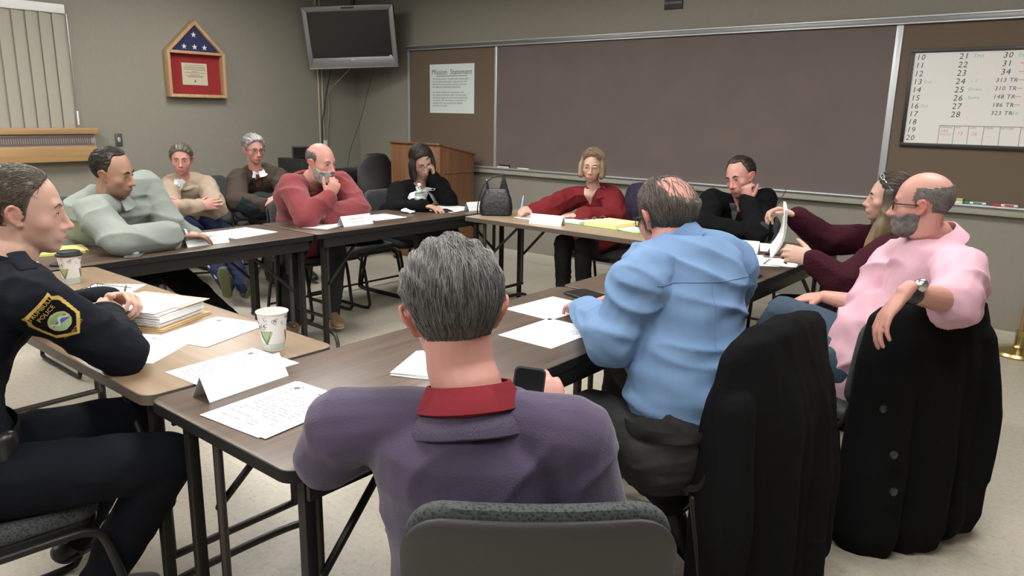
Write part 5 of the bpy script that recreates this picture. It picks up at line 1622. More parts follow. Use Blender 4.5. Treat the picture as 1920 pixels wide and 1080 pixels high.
# ------------------------------------------------------------------ cloth
def cloth(name, col, rough=.85, b=(60, .15), sheen=.0, noise=None): return mat(name, col, rough, bump=b, sheen=sheen, noise=noise, spec=.12)
C = {}
C['navy'] = cloth('uniform_navy', (.0075, .009, .014), .85)
C['navy_trousers'] = cloth('uniform_trousers', (.006, .007, .011), .9)
C['purple'] = cloth('purple_knit', (.072, .056, .098), .95, (260, .25), sheen=.2, noise=(6, .08))
C['red_cotton'] = cloth('red_cotton', (.165, .018, .026), .9)
C['blue'] = cloth('blue_shirting', (.155, .255, .43), .7, (13, .55, (1, 1, .6)))
C['pink'] = cloth('pink_shirting', (.60, .36, .43), .75, (14, .6, (1, 1, .6)))
C['jeans'] = cloth('denim', (.045, .066, .095), .9, (240, .25), noise=(40, .25))
C['charcoal'] = cloth('charcoal_wool', (.028, .028, .029), .9)
C['black'] = cloth('black_cloth', (.0045, .0045, .005), .95)
C['maroon'] = cloth('maroon_boucle', (.040, .008, .014), .95, (150, .9), noise=(120, .45))
C['red'] = cloth('red_blouse', (.150, .016, .020), .8, (16, .5, (1, 1, .5)))
C['beard_red'] = cloth('rose_knit', (.225, .050, .056), .95, (260, .2), sheen=.15)
C['greygreen'] = cloth('grey_green_knit', (.265, .295, .27), .95, (260, .2))
C['beige'] = cloth('beige_knit', (.345, .27, .205), .95, (200, .3), noise=(80, .1))
C['brown_tweed'] = cloth('brown_tweed', (.060, .046, .036), .95, (300, .4), noise=(200, .25))
C['white'] = cloth('white_cotton', (.70, .72, .74), .85)
C['track'] = cloth('track_navy', (.018, .026, .062), .8)
C['shoe_black'] = mat('shoe_black', (.018, .017, .016), .45)
C['shoe_tan'] = mat('shoe_tan', (.30, .21, .12), .7)
C['shoe_olive'] = mat('sneaker_sole', (.10, .11, .05), .7)
C['leather'] = mat('belt_leather', (.012, .012, .012), .35)
SK = {'light': (.52, .315, .245), 'pink': (.52, .255, .21), 'mid': (.44, .265, .195), 'olive': (.36, .205, .14)}

def on_surface(me, org, p, n, off=.002, dist=.4):
    """drop points p along direction -n on to a mesh"""
    V = getv(me)+arr(org); F = [tuple(q.vertices) for q in me.polygons]
    return BVHTree.FromPolygons([Vector(v) for v in V], F)

# ------------------------------------------------------------------ police officer
p = Person('officer', 'police officer in a dark navy uniform leaning on the tan table, hands clasped', SPEC['officer'])
p.body(SK['light'], beard_shadow=.25, pink=.15); p.eyes(.62); p.brows(M['brow_mid'], .8)
p.hair('comb', M['hair'], T=.0055, seed=2, strands=3200, c=((.050, .039, .030), (.145, .115, .088)), flow='back', length=.018, lift=.003, width=.0008, curl=.5)
top = p.top('uniform_shirt', C['navy'], off=.018, foldamp=.006, freq=22, seed=3, hem=.06)
p.collar(C['navy'], r=.066, h=.035, name='collar')
p.trousers(C['navy_trousers'], off=.014, seed=6); p.shoes(C['shoe_black'])
# belt with holster and pouches
mb = MB(); c0 = p.P+arr((0, 0, .10)); pts = [c0+p.pr*.205*math.cos(a)+p.pf*.165*math.sin(a) for a in np.linspace(0, 2*PI, 33)]
mb.tube(pts, [(.004, .026)]*33, side=np.array([unit(q-c0) for q in pts]), n=8, cap=False); belt = mb.build('duty_belt', C['leather'], p.root, origin=p.org)
mb = MB(); h0 = c0+p.pr*.225-arr((0, 0, .0)); mb.tube([h0+arr((0, 0, .05))-p.pf*.02, h0-arr((0, 0, .06)), h0-arr((0, 0, .17))+p.pf*.05], [(.03, .045), (.028, .04), (.018, .026)], side=p.pr, n=14)
mb.tube([h0+arr((0, 0, .05))-p.pf*.02, h0+arr((0, 0, .12))-p.pf*.07], [(.014, .024), (.013, .020)], side=p.pr, n=12); mb.build('holster', mat('holster', (.03, .03, .031), .4), belt, origin=p.org)
mb = MB(); q0 = c0+p.pr*.165+p.pf*.125; mb.tube([q0+arr((0, 0, .03)), q0-arr((0, 0, .03))], [(.030, .018), (.028, .018)], side=unit(p.pr*.6-p.pf*.8), n=16); mb.build('belt_pouch', C['leather'], belt, origin=p.org)
mb = MB(); e0 = p.N*.45+p.sh['R']*.55+arr((0, 0, .075)); e1 = p.sh['R']+arr((0, 0, .075)); mb.tube([e0, e1], [(.022, .004), (.02, .004)], side=p.bf, n=12); mb.build('epaulette', C['navy'], p.root, origin=p.org)
# shoulder patch, shaped on the sleeve
bv = on_surface(p.me_top, p.org, None, None)
A0, A1 = p.sh['R'], p.el['R']; ax = unit(A0-A1); outw = arr((.72, -.52, .25)); outw = unit(outw-ax*np.dot(outw, ax)); lat = np.cross(ax, outw)
def onto(uv, off):
    c = A0*.82+A1*.18; res = []
    for u, v in uv:
        o = c+lat*u+ax*v+outw*.25; hit = bv.ray_cast(Vector(o), Vector(-outw))
        q = arr(hit[0]) if hit[0] is not None else c+lat*u+ax*v+outw*.05
        res.append(q+outw*off)
    return arr(res)
def shield(u, v):                                             # unit shield: flat top, pointed sides, point at the foot
    w = np.interp(v, [-1.12, -.62, .55, .80, 1.0], [0, .80, .98, .80, .86]); return abs(u) <= w and -1.12 <= v <= 1.0
n = 70; hw_, hh_ = .051, .058; uv = [(-1.05+2.1*i/n, -1.17+2.2*j/n) for j in range(n+1) for i in range(n+1)]
V = onto([(u*hw_, v*hh_) for u, v in uv], .0035); F = []; ms = []; used_ = set()
for j in range(n):
    for i in range(n):
        u = -1.05+2.1*(i+.5)/n; v = -1.17+2.2*(j+.5)/n
        if not shield(u, v): continue
        edge = not (shield(u*1.10, v*1.08+.0) and shield(u*1.10, v+.085) and shield(u*1.1, v-.095)); line = not (shield(u*1.17, v*1.10) and shield(u*1.15, v+.13) and shield(u*1.15, v-.14))
        m = 0
        if line and not edge: m = 1
        if edge: m = 1 if not (shield(u*1.04, v*1.03) and shield(u, v+.04)) else 1
        r = math.hypot(u*hw_/.0265, (v+.16)*hh_/.0265)
        if r < 1: m = 2
        if r < .84:
            x_, y_ = u*hw_/.022, (v+.16)*hh_/.022
            m = 3 if y_ > .25 else (5 if y_+.3*x_ < -.25 else 4)
            if abs(y_-.1-.25*math.sin(x_*5)) < .16: m = 6
        F.append((j*(n+1)+i, j*(n+1)+i+1, (j+1)*(n+1)+i+1, (j+1)*(n+1)+i)); ms.append(m)
keep = sorted({i for f in F for i in f}); ix = {k: i for i, k in enumerate(keep)}
mb = MB(); mb.add(V[keep], [tuple(ix[i] for i in f) for f in F]); mb.m = ms
gold = mat('patch_gold', (.50, .33, .07), .7)
pt = mb.build('shoulder_patch', [C['black'], gold, mat('patch_tan', (.40, .34, .16), .7), mat('patch_green', (.18, .33, .14), .7), mat('patch_blue', (.06, .09, .28), .7), mat('patch_pale_green', (.25, .42, .22), .7), mat('patch_cream', (.55, .50, .38), .7)], p.root, origin=p.org, angle=180)
for t_, sz, v0 in (('TRUMBULL', .0145, .0455), ('POLICE', .0155, .029), ('CONNECTICUT', .0088, -.049)):
    mb = MB(); Vt, Ft = text_geo(t_, sz, 'CENTER'); mb.add(onto([(a, b+v0) for a, b, _ in Vt], .0048), Ft); mb.build('patch_lettering', gold, pt, smooth=False, origin=p.org)
mb = MB(); w0 = p.wr['L']; d0 = unit(arr((.75, .35, .15))); 
ring_c = w0+d0*.098+unit(np.cross(arr((-.3, .45, .8)), d0))*.0*-1; mb.tube([ring_c+arr((.009*math.cos(a), .0, .009*math.sin(a))) for a in np.linspace(0, 2*PI, 16)], .0015, n=6); mb.build('finger_ring', M['gold_wire'], p.root, origin=p.org)

# ------------------------------------------------------------------ purple sweater, seen from behind
p = Person('purple', 'grey-haired man in a purple sweater seen from behind in the foreground', SPEC['purple'])
p.body(SK['pink'], pink=.1); p.eyes(); p.brows(M['brow_grey'])
p.hair('comb', M['hair'], T=.017, seed=8, strands=7500, c=((.022, .022, .021), (.15, .148, .14)), flow='back', length=.090, lift=.0032, width=.0011, rip=.20, curl=.13)
p.top('sweater', C['purple'], off=.016, foldamp=.006, freq=17, seed=5, hem=-.02, vox=.007)
p.collar(C['red_cotton'], r=.076, h=.040, name='shirt_collar', open_=35, y0=.014, flare=.012, tilt=.3)
def rib(p, m, r, y0, name='rib_neck', open_=0, rad=.010, tilt=.25):
    c0 = p.N*.82+xf(arr([(0, -.014, -.095)]), p.HM)[0]*.18+arr((0, 0, y0-.016)); ax = unit(unit(xf(arr([(0, -.014, -.095)]), p.HM)[0]-p.N+arr((0, 0, .02)))*.45+arr((0, 0, .8))); f = unit(p.bf-ax*np.dot(p.bf, ax)); sd = np.cross(f, ax)
    pts = []; sds = []
    for a in np.linspace(0, 2*PI, 45): d = f*math.cos(a)+sd*math.sin(a); pts.append(c0+d*r*(1+.12*abs(math.sin(a)))-ax*(.06*tilt*(1+math.cos(a)))); sds.append(unit(d*.8+ax*.6))
    mb = MB(); mb.tube(pts, [(rad*.55, rad*1.35)]*45, side=np.array(sds), n=10, cap=False); return mb.build(name, m, p.root, origin=p.org)
rib(p, mat('purple_rib', (.068, .053, .092), .95, bump=(420, .6, (1, 1, .05))), .093, -.016, rad=.019)
p.trousers(C['charcoal']); p.shoes(C['shoe_black'])
t = phone(0, 0, 0, 'dark phone held up in the right hand of the purple sweater man', w=.064, l=.135, th=.010)
hc = arr(SPEC['purple']['wrR'])
t.location = tuple(PHONE_C); t.rotation_euler = (math.radians(72), math.radians(6), math.radians(36))

# ------------------------------------------------------------------ blue shirt, seen from behind
p = Person('blue', 'balding man in a light blue shirt with his back to the camera', SPEC['blue'])
p.body(SK['pink'], pink=.1); p.eyes(); p.brows(M['brow_mid'])
p.hair('thin', M['hair'], T=.012, seed=11, strands=5500, c=((.028, .023, .018), (.13, .11, .088)), flow='down', length=.060, lift=.004, width=.0010, rip=.22, curl=.25)
p.glasses(M['glass_frame'])
p.top('shirt', C['blue'], off=.020, foldamp=.013, freq=15, seed=12, clip=.118, t0=.20, vox=.0075, loose=.01, sleeve_r=.008)
p.collar(C['blue'], r=.066, h=.056, name='shirt_collar', open_=22, flare=.006, y0=.008)
# yoke seam and box pleat down the back
bv = on_surface(p.me_top, p.org, None, None); sm_ = mat('shirt_seam', (.115, .195, .34), .8)
def back_line(pts, r, name, m):
    W_ = []
    for a, b in pts:
        o = p.N-arr((0, 0, b))+p.br*a-p.bf*.6; h = bv.ray_cast(Vector(o), Vector(p.bf)); W_.append(arr(h[0])-p.bf*.0008 if h[0] is not None else o+p.bf*.5)
    mb = MB(); mb.tube(W_, r, n=6); mb.build(name, m, p.root, origin=p.org)
back_line([(-.19+.38*i/24, .105-.0*abs(i-12)) for i in range(25)], .0013, 'yoke_seam', sm_)
back_line([(-.012, .105+.012*i) for i in range(17)], .0016, 'back_pleat', sm_)
p.trousers(C['charcoal'], off=.016, seed=14); p.shoes(C['shoe_black'], L=.28)
mb = MB(); c0 = p.P+arr((0, 0, .100)); a_, b_ = .168*(.55+.45*p.bulk)+.019, .120*(.4+.6*p.bulk)+.026
pts = [c0+p.pr*a_*math.cos(a)+p.pf*b_*math.sin(a) for a in np.linspace(0, 2*PI, 41)]
mb.tube(pts, [(.003, .018)]*41, side=np.array([unit(q-c0) for q in pts]), n=8, cap=False); mb.build('belt', C['leather'], p.root, origin=p.org)

# ------------------------------------------------------------------ pink shirt
p = Person('pink', 'bald man with glasses and grey beard in a pink shirt, arm over his chair', SPEC['pink'])
p.body(SK['pink'], bare=('hands', 'arms'), pink=.25); p.eyes(.9); p.brows(M['brow_mid'])
p.hair('fringe', M['hair'], T=.0026, seed=4, strands=2600, c=((.10, .085, .075), (.24, .215, .195)), flow='down', length=.008, lift=.001, width=.0007, curl=.6)
p.beard(M['beard'], T=.0045, chin=.9, col=((.10, .088, .08), (.20, .182, .168)))
p.glasses(M['glass_frame'], temple=.0024, rim=.0019)
p.top('shirt', C['pink'], off=.020, sleeve=.06, foldamp=.013, freq=16, seed=21, hem=.02, loose=.04, vox=.0075, sleeve_r=.010)
for q in 'RL':
    E_, S_ = p.el[q], p.sh[q]; d = unit(S_-E_)
    mb = MB(); mb.tube([E_+d*.015, E_+d*.035, E_+d*.06], [.062, .066, .066], n=20); me = remesh(mb, .006, 2); folds(me, .004, 60, 3); put(me, 'rolled_cuff', C['pink'], p.root, p.org)
p.collar(C['pink'], r=.067, h=.046, name='shirt_collar', open_=28, flare=.016, y0=.008)
p.trousers(C['jeans'], off=.014, seed=22); p.shoes(C['shoe_black'])
W_, E_ = p.wr['L'], p.el['L']; d = unit(E_-W_)
p.ring('watch_strap', C['leather'], 'L', t=.03, r=.0335, w=.022, th=.003)
up = unit(np.cross(d, arr((-.6, -.6, .2)))); fc_ = unit(arr((.1, -.75, .65))); fc_ = unit(fc_-d*np.dot(fc_, d)); c = W_+d*.03+fc_*.034
mb = MB(); mb.tube([c-fc_*.004, c+fc_*.005], [.0195, .0195], n=24); w_ = mb.build('watch_case', M['chrome'], p.root, origin=p.org)
mb = MB(); mb.tube([c+fc_*.0055, c+fc_*.0062], [.0155, .0155], n=24); mb.build('watch_face', mat('watch_face', (.75, .76, .74), .3), w_, origin=p.org)

# ------------------------------------------------------------------ maroon cardigan
p = Person('maroon', 'long-haired woman in a maroon cardigan holding up papers', SPEC['maroon'])
p.body(SK['light'], pink=.15); p.eyes(.55); p.brows(M['brow_dark'])
HB = ((.050, .036, .026), (.175, .125, .075))
p.hair('comb', M['hair'], T=.018, seed=31, strands=2200, c=((.030, .022, .018), (.09, .065, .045)), flow='back', length=.07, lift=.004, width=.0011, rip=.08)
mb = MB(); L_ = lambda x, y, z: xf(arr([(x, y, z)]), p.HM)[0]
chest = p.N+p.bf*.18-p.br*.105-arr((0, 0, .20)); chest2 = p.N+p.bf*.13+p.br*.07-arr((0, 0, .19)); bk = p.N-p.bf*.11-arr((0, 0, .14))
for a0, b0, c0, r0 in (((-.075, .005, .03), (-.080, .0, -.06), chest, .030), ((-.060, -.05, .03), (-.075, -.04, -.07), chest+p.bf*.02+p.br*.02, .032), ((.075, .0, .03), (.082, .0, -.06), chest2, .030), ((0, -.09, .03), (.0, -.085, -.08), bk, .05), ((-.05, -.085, .03), (-.06, -.075, -.08), bk-p.br*.06, .045), ((.05, -.085, .03), (.06, -.075, -.08), bk+p.br*.06, .045)):
    A_, B_ = L_(*a0), L_(*b0); mb.tube(spline([A_, B_, B_*.55+c0*.45+arr((0, 0, .02)), c0], 5), list(np.linspace(r0, r0*1.25, 8))+list(np.linspace(r0*1.3, r0*.7, 8)), n=12)
me = remesh(mb, .006, 3); folds(me, .005, 55, 4, (1, 1, .25))
Vh = getv(me); tz = np.clip((p.H[2]+.02-Vh[:, 2])/.28, 0, 1)[:, None]; cc = arr((.035, .026, .02))*(1-tz)+arr((.26, .185, .10))*tz; cc = cc*(1+.35*wavy(Vh, 160, 5, 5, (1, 1, .15))[:, None])
put(me, 'long_hair', M['hair'], p.root, p.org, np.clip(cc, .005, 1))
p.top('cardigan', C['maroon'], off=.018, foldamp=.006, freq=22, seed=33, hem=-.02, sleeve_r=.006)
p.trousers(C['black']); p.shoes(C['shoe_black'])
mb = MB(); ln_ = MB()
for q in (-1, 1):
    pts = rrect(.05, .036, .016, 5, q*.034, 0); P3 = [p.head.surf(arr((a, .045+.0*b, .10+b*.9)), .022) for a, b in pts]; W_ = xf(arr(P3), p.HM); mb.tube(list(W_)+[W_[0], W_[1]], .002, n=6, cap=False); ln_.add(W_, [tuple(range(len(pts)))])
    tp_ = [p.head.surf(arr((q*.06, .045, .10)), .022), p.head.surf(arr((q*.085, .02, .07)), .02), p.head.surf(arr((q*.085, -.02, .02)), .02)]; mb.tube(xf(arr(tp_), p.HM), .0025, n=6)
f_ = mb.build('sunglasses', mat('clear_frame', (.30, .31, .32), .2), p.root, origin=p.org); ln_.build('lens', mat('smoke_lens', (.10, .11, .12), .1), f_, origin=p.org)
# the papers she holds
t = thing('document_packet', 'white stapled papers held upright by the woman in maroon', 'papers', tuple(PAPER_A))
mb = MB(); 
topc, botc, wd = arr(PAPER_T)-arr(PAPER_A), arr(PAPER_B)-arr(PAPER_A), unit(arr((-.37, .925, .04)))
nrm = unit(np.cross(wd, topc-botc))
for k in range(6):
    for j in range(6):
        q0, q1 = j/6, (j+1)/6; f_ = lambda q: botc*(1-q)+topc*q+nrm*(.018*math.sin(PI*q)+.0014*k*(1+q*.6)+.006*math.sin(q*5))
        a, b = f_(q0), f_(q1); V = [a-wd*.14, a+wd*.14, b+wd*.14, b-wd*.14]; V = V+[x+nrm*.0008 for x in V]
        mb.add(arr(V), [(0, 1, 2, 3), (7, 6, 5, 4), (0, 4, 5, 1), (1, 5, 6, 2), (2, 6, 7, 3), (3, 7, 4, 0)])
mb.build('sheets', M['paper'], t, smooth=False)

# ------------------------------------------------------------------ black zip jacket
p = Person('hoodie', 'man in a black zip jacket resting his cheek on his fist', SPEC['hoodie'])
p.body(SK['pink'], beard_shadow=.75, pink=.15); p.eyes(.75); p.brows(M['brow_dark'])
p.hair('recede', M['hair'], T=.012, seed=41, strands=1500, c=((.022, .016, .012), (.07, .05, .038)), flow='back', length=.04, lift=.004)
p.top('jacket', C['black'], off=.020, foldamp=.009, freq=18, seed=42, hem=.08, sleeve_r=.008)
p.collar(C['black'], r=.070, h=.052, name='jacket_collar', open_=25, flare=.02)
p.patch('undershirt', cloth('grey_tee', (.10, .09, .09)), .030, .005, .0, .13)
p.trousers(C['black']); p.shoes(C['shoe_black'])

# ------------------------------------------------------------------ woman in red
p = Person('red', 'woman with short light brown hair in a red blouse writing at the pale table', SPEC['red'])
p.body(SK['light'], pink=.15); p.eyes(.9); p.brows(M['brow_mid'], .6)
def bob(p, c, seed, drop, T=.020, front=.040, w=.078, fr=.04):
    p.hair('bob', M['hair'], T=T, seed=seed, strands=1200, c=c, flow='side', length=.05, lift=.003, width=.0011, rip=.06)
    mb = MB(); L_ = lambda x, y, z: xf(arr([(x, y, z)]), p.HM)[0]
    for q in (-1, 1):
        for (yy, yb, xx) in ((front, front+.012, w), (front-.03, front-.022, w+.006), (front-.065, front-.06, w*.92), (front-.095, front-.088, w*.62)):
            mb.tube(spline([L_(q*xx*.82, yy-.01, .062), L_(q*xx*1.02, yy, .01), L_(q*(xx*1.04), yb, -.05), L_(q*xx*.93, yb+.004, drop)], 4), [.018]*4+[.020]*5+[.021]*3+[.012], n=12)
    mb.tube([L_(0, -.085, .04), L_(0, -.098, -.03), L_(0, -.085, drop)], [.03, .03, .018], n=12)
    me = remesh(mb, .0055, 3); folds(me, .003, 80, seed, (1, 1, .2)); Vh = getv(me); m_ = (.5+.5*wavy(Vh, 200, seed, 5, (1, 1, .12)))[:, None]
    put(me, 'bob_hair', M['hair'], p.root, p.org, np.clip(arr(c[0])*(1-m_)+arr(c[1])*m_, .004, 1))
bob(p, ((.12, .082, .048), (.33, .24, .15)), 51, -.078, T=.017)
p.glasses(M['gold_wire'], h=.014, rim=.0013)
p.top('blouse', C['red'], off=.022, foldamp=.009, freq=18, seed=52, hem=-.02, loose=.02, sleeve_r=.010, extra=lambda mb: mb.tube([p.P+arr((0, 0, .03)), p.P+p.pf*.15+arr((0, 0, .035)), p.P+p.pf*.30+arr((0, 0, .02))], [(.20, .10), (.20, .10), (.19, .085)], side=p.pr, n=24))
p.collar(C['red'], r=.064, h=.030, name='blouse_collar', open_=40, flare=.02, tilt=.6)
p.patch('open_neckline', mat('neck_skin', SK['light'], .5), .046, .004, -.02, .100)
p.trousers(C['charcoal']); p.shoes(C['shoe_black'])
hp_ = p.wr['R']+unit(arr(SPEC['red']['handR']['d']))*.09
pen(hp_-arr((.01, .03, .045)), hp_+arr((-.03, .03, .09)), 'blue pen upright in the hand of the woman in red', mat('lilac_pen', (.30, .38, .66), .3), .0055)

# ------------------------------------------------------------------ blazer
p = Person('blazer', 'dark-haired woman in a black blazer with her head on her hand', SPEC['blazer'])
p.body(SK['mid'], pink=.1); p.eyes(.35); p.brows(M['brow_dark'])
bob(p, ((.010, .008, .007), (.040, .030, .026)), 61, -.125, T=.018, w=.080)
p.glasses(M['glass_frame'], h=.018)
p.top('blazer', C['black'], off=.020, foldamp=.008, freq=18, seed=62, hem=-.02, sleeve_r=.008)
p.patch('blouse', C['white'], .050, .022, -.01, .20); p.patch('throat', mat('throat_skin', SK['mid'], .5), .030, .004, -.01, .075, off=.005)
p.collar(C['white'], r=.066, h=.022, name='blouse_collar', open_=38, flare=.03, tilt=.9, spread=1.5)
p.ring('bracelet', C['leather'], 'L', t=.02, r=.030, w=.010)
p.trousers(C['charcoal']); p.shoes(C['shoe_black'])

# ------------------------------------------------------------------ bearded man
p = Person('beard', 'bald man with a grey beard in a rose sweater, chin on his hand', SPEC['beard'])
p.body(SK['pink'], pink=.4); p.eyes(.7); p.brows(M['brow_grey'])
p.hair('fringe', M['hair'], T=.005, seed=71, strands=900, c=((.09, .075, .065), (.20, .18, .16)), flow='down', length=.012, lift=.0015)
p.beard(M['beard'], T=.010, chin=1.2, col=((.16, .145, .13), (.42, .40, .37)))
p.top('sweater', C['beard_red'], off=.020, foldamp=.010, freq=17, seed=72, hem=-.02, belly=.03, sleeve_r=.006)
rib(p, C['beard_red'], .084, .020)
p.trousers(C['charcoal'], off=.014); p.shoes(C['shoe_tan'], mat('crepe_sole', (.42, .36, .22), .8))

# ------------------------------------------------------------------ grey quarter zip
p = Person('grey', 'dark-haired man in a pale grey quarter-zip reaching across the far table', SPEC['grey'])
p.body(SK['olive'], beard_shadow=.7, pink=.1); p.eyes(.6); p.brows(M['brow_dark'], 1.3)
p.hair('recede', M['hair'], T=.008, seed=81, strands=1500, c=((.014, .011, .010), (.05, .038, .03)), flow='back', length=.025, lift=.003)
p.top('quarter_zip', C['greygreen'], off=.020, sleeve=.80, foldamp=.012, freq=16, seed=82, hem=-.02, belly=.03, sleeve_r=.006)
p.collar(C['greygreen'], r=.078, h=.034, name='zip_collar', open_=20, flare=.016)
p.patch('zip', mat('zip_grey', (.12, .13, .13), .5), .005, .004, .04, .17)
p.ring('watch_band', C['leather'], 'R', t=.015, r=.036, w=.022); p.ring('bead_bracelet', M['steel'], 'R', t=-.022, r=.031, w=.008)
p.trousers(C['black'], off=.014); p.shoes(C['shoe_black'])

# ------------------------------------------------------------------ beige sweater
p = Person('beige', 'man in a beige sweater with folded arms seated by the left wall', SPEC['beige'])
p.body(SK['pink'], beard_shadow=.2, pink=.25); p.eyes(.9); p.brows(M['brow_mid'])
p.hair('short', M['hair'], T=.016, seed=91, strands=900, c=((.06, .045, .034), (.17, .14, .11)), flow='back', length=.02, lift=.004)
p.top('sweater', C['beige'], off=.018, foldamp=.009, freq=18, seed=92, hem=-.02, belly=.02, sleeve_r=.006)
rib(p, C['beige'], .078, .002, 'v_neck', tilt=.5); p.patch('white_tee', C['white'], .040, .006, -.01, .065)
p.trousers(C['track'], off=.014, seed=95); 
for q in 'RL':
    K_, A_ = p.kn[q], p.an[q]; H_ = p.hip[q]; o = unit(np.cross(A_-K_, arr((0, 0, 1))))*(1 if q == 'R' else -1)
    mb = MB()
    for dz in (-.007, .007): mb.tube([K_+o*.066+arr((0, 0, .02+dz)), K_*.5+A_*.5+o*.061+arr((0, 0, .012+dz)), A_+o*.049+arr((0, 0, dz))], .003, n=6)
    mb.build('side_stripe', C['white'], p.root, origin=p.org)
p.shoes(mat('sneaker_upper', (.05, .055, .06), .7), C['shoe_olive'])

# ------------------------------------------------------------------ older man, brown jacket
p = Person('old', 'older grey-haired man with glasses in a brown tweed jacket and tie', SPEC['old'])
p.body(SK['pink'], pink=.2); p.eyes(.7); p.brows(M['brow_grey'])
p.hair('short', M['hair'], T=.019, seed=101, strands=1000, c=((.16, .155, .15), (.46, .45, .44)), flow='back', length=.04, lift=.004)
p.glasses(M['glass_frame'])
p.top('jacket', C['brown_tweed'], off=.020, foldamp=.008, freq=18, seed=102, hem=-.02, sleeve_r=.010)
p.patch('sweater_vest', cloth('brown_vest', (.070, .046, .038)), .050, .012, .0, .22); p.patch('shirt_front', C['white'], .036, .004, -.01, .085, off=.004)
p.collar(C['white'], r=.060, h=.032, name='shirt_collar', open_=14, flare=.016)
p.patch('tie', cloth('tie', (.12, .045, .04)), .011, .015, .015, .13, off=.0065)
f0 = p.N+p.bf*.10-arr((0, 0, .07))
for q in (-1, 1): p.patch('lapel', C['brown_tweed'], .018, .008, .0, .20, u0=q*.058, off=.008)
p.trousers(C['brown_tweed']); p.shoes(C['shoe_black'])

# ------------------------------------------------------------------ coats over chair backs
def coat(name, label, loc, yaw, w, zt, zb, m, thick=.085, seed=1, skew=0.0, sleeves=(), drop2=0.0, slope=(0, 0), flare=1.15, parts=None, back=.0):
    """hangs over a chair back: loc = middle of the back's top edge on the floor plan, yaw = where the chair faces"""
    t = thing(name, label, 'coat', (loc[0], loc[1], 0))
    f = arr((math.cos(math.radians(yaw)), math.sin(math.radians(yaw)), 0)); r = arr((math.sin(math.radians(yaw)), -math.cos(math.radians(yaw)), 0)); o = arr((loc[0], loc[1], 0))
    mb = MB(); k = 11; V = []; F = []; nx = 21
    ring = []
    for j in range(k):
        q = j/(k-1); z = zt-(zt-zb)*q
        ww = w*(.93+.07*min(1, q*5))*(1+(flare-1)*q); dd = thick*(.55+.45*min(1, q*4))*(1+.35*q)
        P_ = o+arr((0, 0, z))-f*(back*q)+r*skew*q
        ring.append((P_, (ww/2, dd)))
    pts = [a for a, _ in ring]; R_ = [b for _, b in ring]
    mb.tube(pts, R_, side=r, n=40)
    for (s_, z0, z1, rr, off) in sleeves:
        a = o+r*s_+arr((0, 0, z0))-f*.03; b = o+r*(s_*1.08)+arr((0, 0, z1))-f*off
        mb.tube([a, a*.5+b*.5-f*.02, b], [rr*.95, rr, rr*.85], n=16)
    me = remesh(mb, .009, 4); Vv = getv(me); L_ = Vv-o; x = L_ @ r; y_ = L_ @ f; q = np.clip((zt-Vv[:, 2])/(zt-zb), 0, 1)
    amp = .020*np.clip((q-.06)*1.6, 0, 1); s_ = np.sin(x*34+1.3*seed+2*q)+.5*np.sin(x*71+seed*2.1+q*3)
    Vv += -f*(amp*s_)[:, None]*np.tanh(-y_/.03)[:, None]
    Vv[:, 2] += np.where(q > .8, (x/w)*slope[0]+drop2*np.sin(x*12+seed), 0)*np.clip((q-.5)*2, 0, 1) + (x/w)*slope[1]*np.clip(1-q*3, 0, 1)
    setv(me, Vv); folds(me, .004, 30, seed, (1, 1, .3))
    b = put(me, 'cloth', m, t, o)
    return t, o, f, r
ct1, o, f, r = coat('coat', 'black overcoat draped over the chair of the blue shirt man', COAT1[0], COAT1[1], .50, .830, .07, C['black'], seed=2, thick=.115, sleeves=((-.20, .69, .05, .060, .06), (.17, .69, .12, .058, .10)), slope=(.10, .05), flare=1.03)
ct2, o, f, r = coat('coat', 'black buttoned overcoat draped over the chair of the pink shirt man', COAT2[0], COAT2[1], .52, .828, .10, C['black'], seed=5, thick=.10, sleeves=((.2, .72, .24, .055, .09),), slope=(.07, .03), flare=1.22, back=.03)
bt = mat('coat_button', (.022, .022, .023), .4)
for k, zz in enumerate((.53, .40, .28)):
    mb = MB(); c = o-r*.22-f*(.135+.02*k)+arr((0, 0, zz)); 
    bvx = on_surface(ct2.children[0].data, o, None, None); h = bvx.ray_cast(Vector(c-f*.5), Vector(f)); cc_ = arr(h[0]) if h[0] is not None else c
    mb.tube([cc_+f*.004, cc_-f*.003, cc_-f*.0045], [.0135, .0135, .011], n=18, cap=False); mb.build('button', bt, ct2, origin=o)
coat('jacket', 'purple quilted coat hung on the chair back beside the woman in red', (4.23, -.70), 270, .40, .90, .38, cloth('plum_quilt', (.040, .028, .058), .6, (40, .3)), seed=7, thick=.10, sleeves=((-.17, .8, .40, .05, .05),))
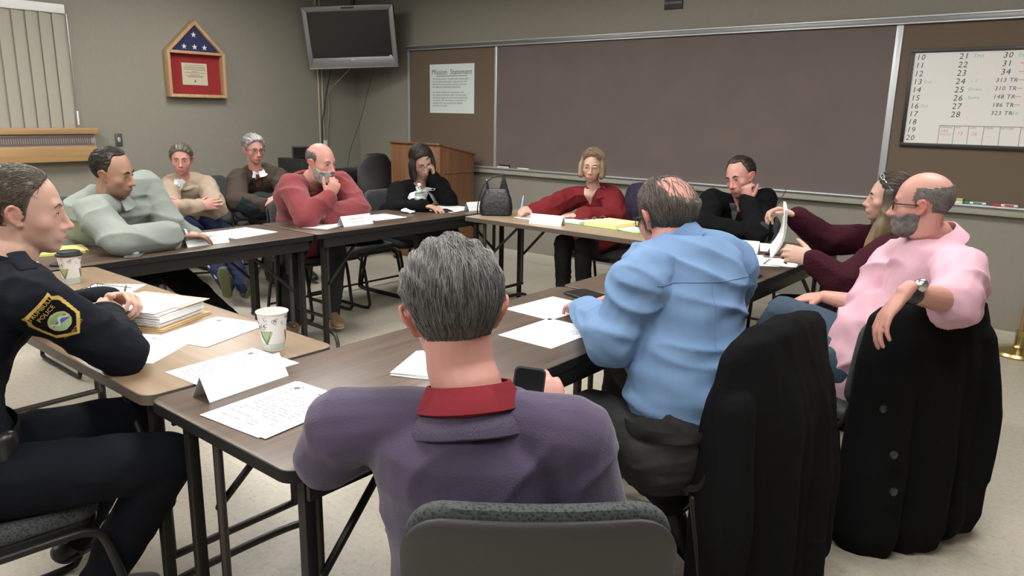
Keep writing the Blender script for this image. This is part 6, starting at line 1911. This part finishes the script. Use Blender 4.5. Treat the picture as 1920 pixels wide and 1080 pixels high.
coat('jacket', 'blue coat hung on the chair back of the man in the grey quarter-zip', (2.31, -4.10), 0, .50, .885, .42, cloth('blue_coat', (.030, .052, .10), .8), seed=9)
def bundle(label, c, size, m, seed, rz=0):
    t = thing('jacket', label, 'coat', (c[0], c[1], c[2])); mb = MB(); mb.ell((0, 0, 0), size, TR(rz=rz)[:3, :3], 28, 18); me = remesh(mb, .010, 3); folds(me, .016, 26, seed); put(me, 'cloth', m, t, (0, 0, 0)); return t
bundle('dark green coat bundled on the lap of the older man', COAT3, (.16, .20, .10), cloth('dark_coat', (.016, .022, .022), .85), 11, -.4)
bundle('dark navy jacket lying on the seat of the empty grey-green chair', (2.52, -2.12, .50), (.19, .20, .055), cloth('navy_jacket', (.012, .014, .045), .8), 13)
# ------------------------------------------------------------------ camera, light level
cam = bpy.data.cameras.new('camera'); co = bpy.data.objects.new('camera', cam); COL.objects.link(co)
cam.sensor_width = 36; cam.lens = 36*1406.1/1920; cam.clip_start = .05
yaw, pit, rol = math.radians(39.333), math.radians(13.170), math.radians(1.066)
F_ = arr((-math.sin(yaw)*math.cos(pit), math.cos(yaw)*math.cos(pit), -math.sin(pit))); R_ = arr((math.cos(yaw), math.sin(yaw), 0)); U_ = np.cross(R_, F_)
R2 = R_*math.cos(rol)+U_*math.sin(rol); U2 = -R_*math.sin(rol)+U_*math.cos(rol)
mw = np.eye(4); mw[:3, 0] = R2; mw[:3, 1] = U2; mw[:3, 2] = -F_; mw[:3, 3] = (7.0618, -5.7687, 1.4504)
co.matrix_world = Matrix(mw.tolist())
SC.camera = co
w = bpy.data.worlds.new('world'); SC.world = w; w.use_nodes = True
w.node_tree.nodes['Background'].inputs[0].default_value = (.01, .012, .02, 1); w.node_tree.nodes['Background'].inputs[1].default_value = .3
vs = SC.view_settings; vs.view_transform = 'Standard'; vs.look = 'None'; vs.gamma = 1; vs.use_curve_mapping = False; vs.exposure = EXPOSURE
SC.cycles.max_bounces = 6; SC.cycles.use_denoising = True
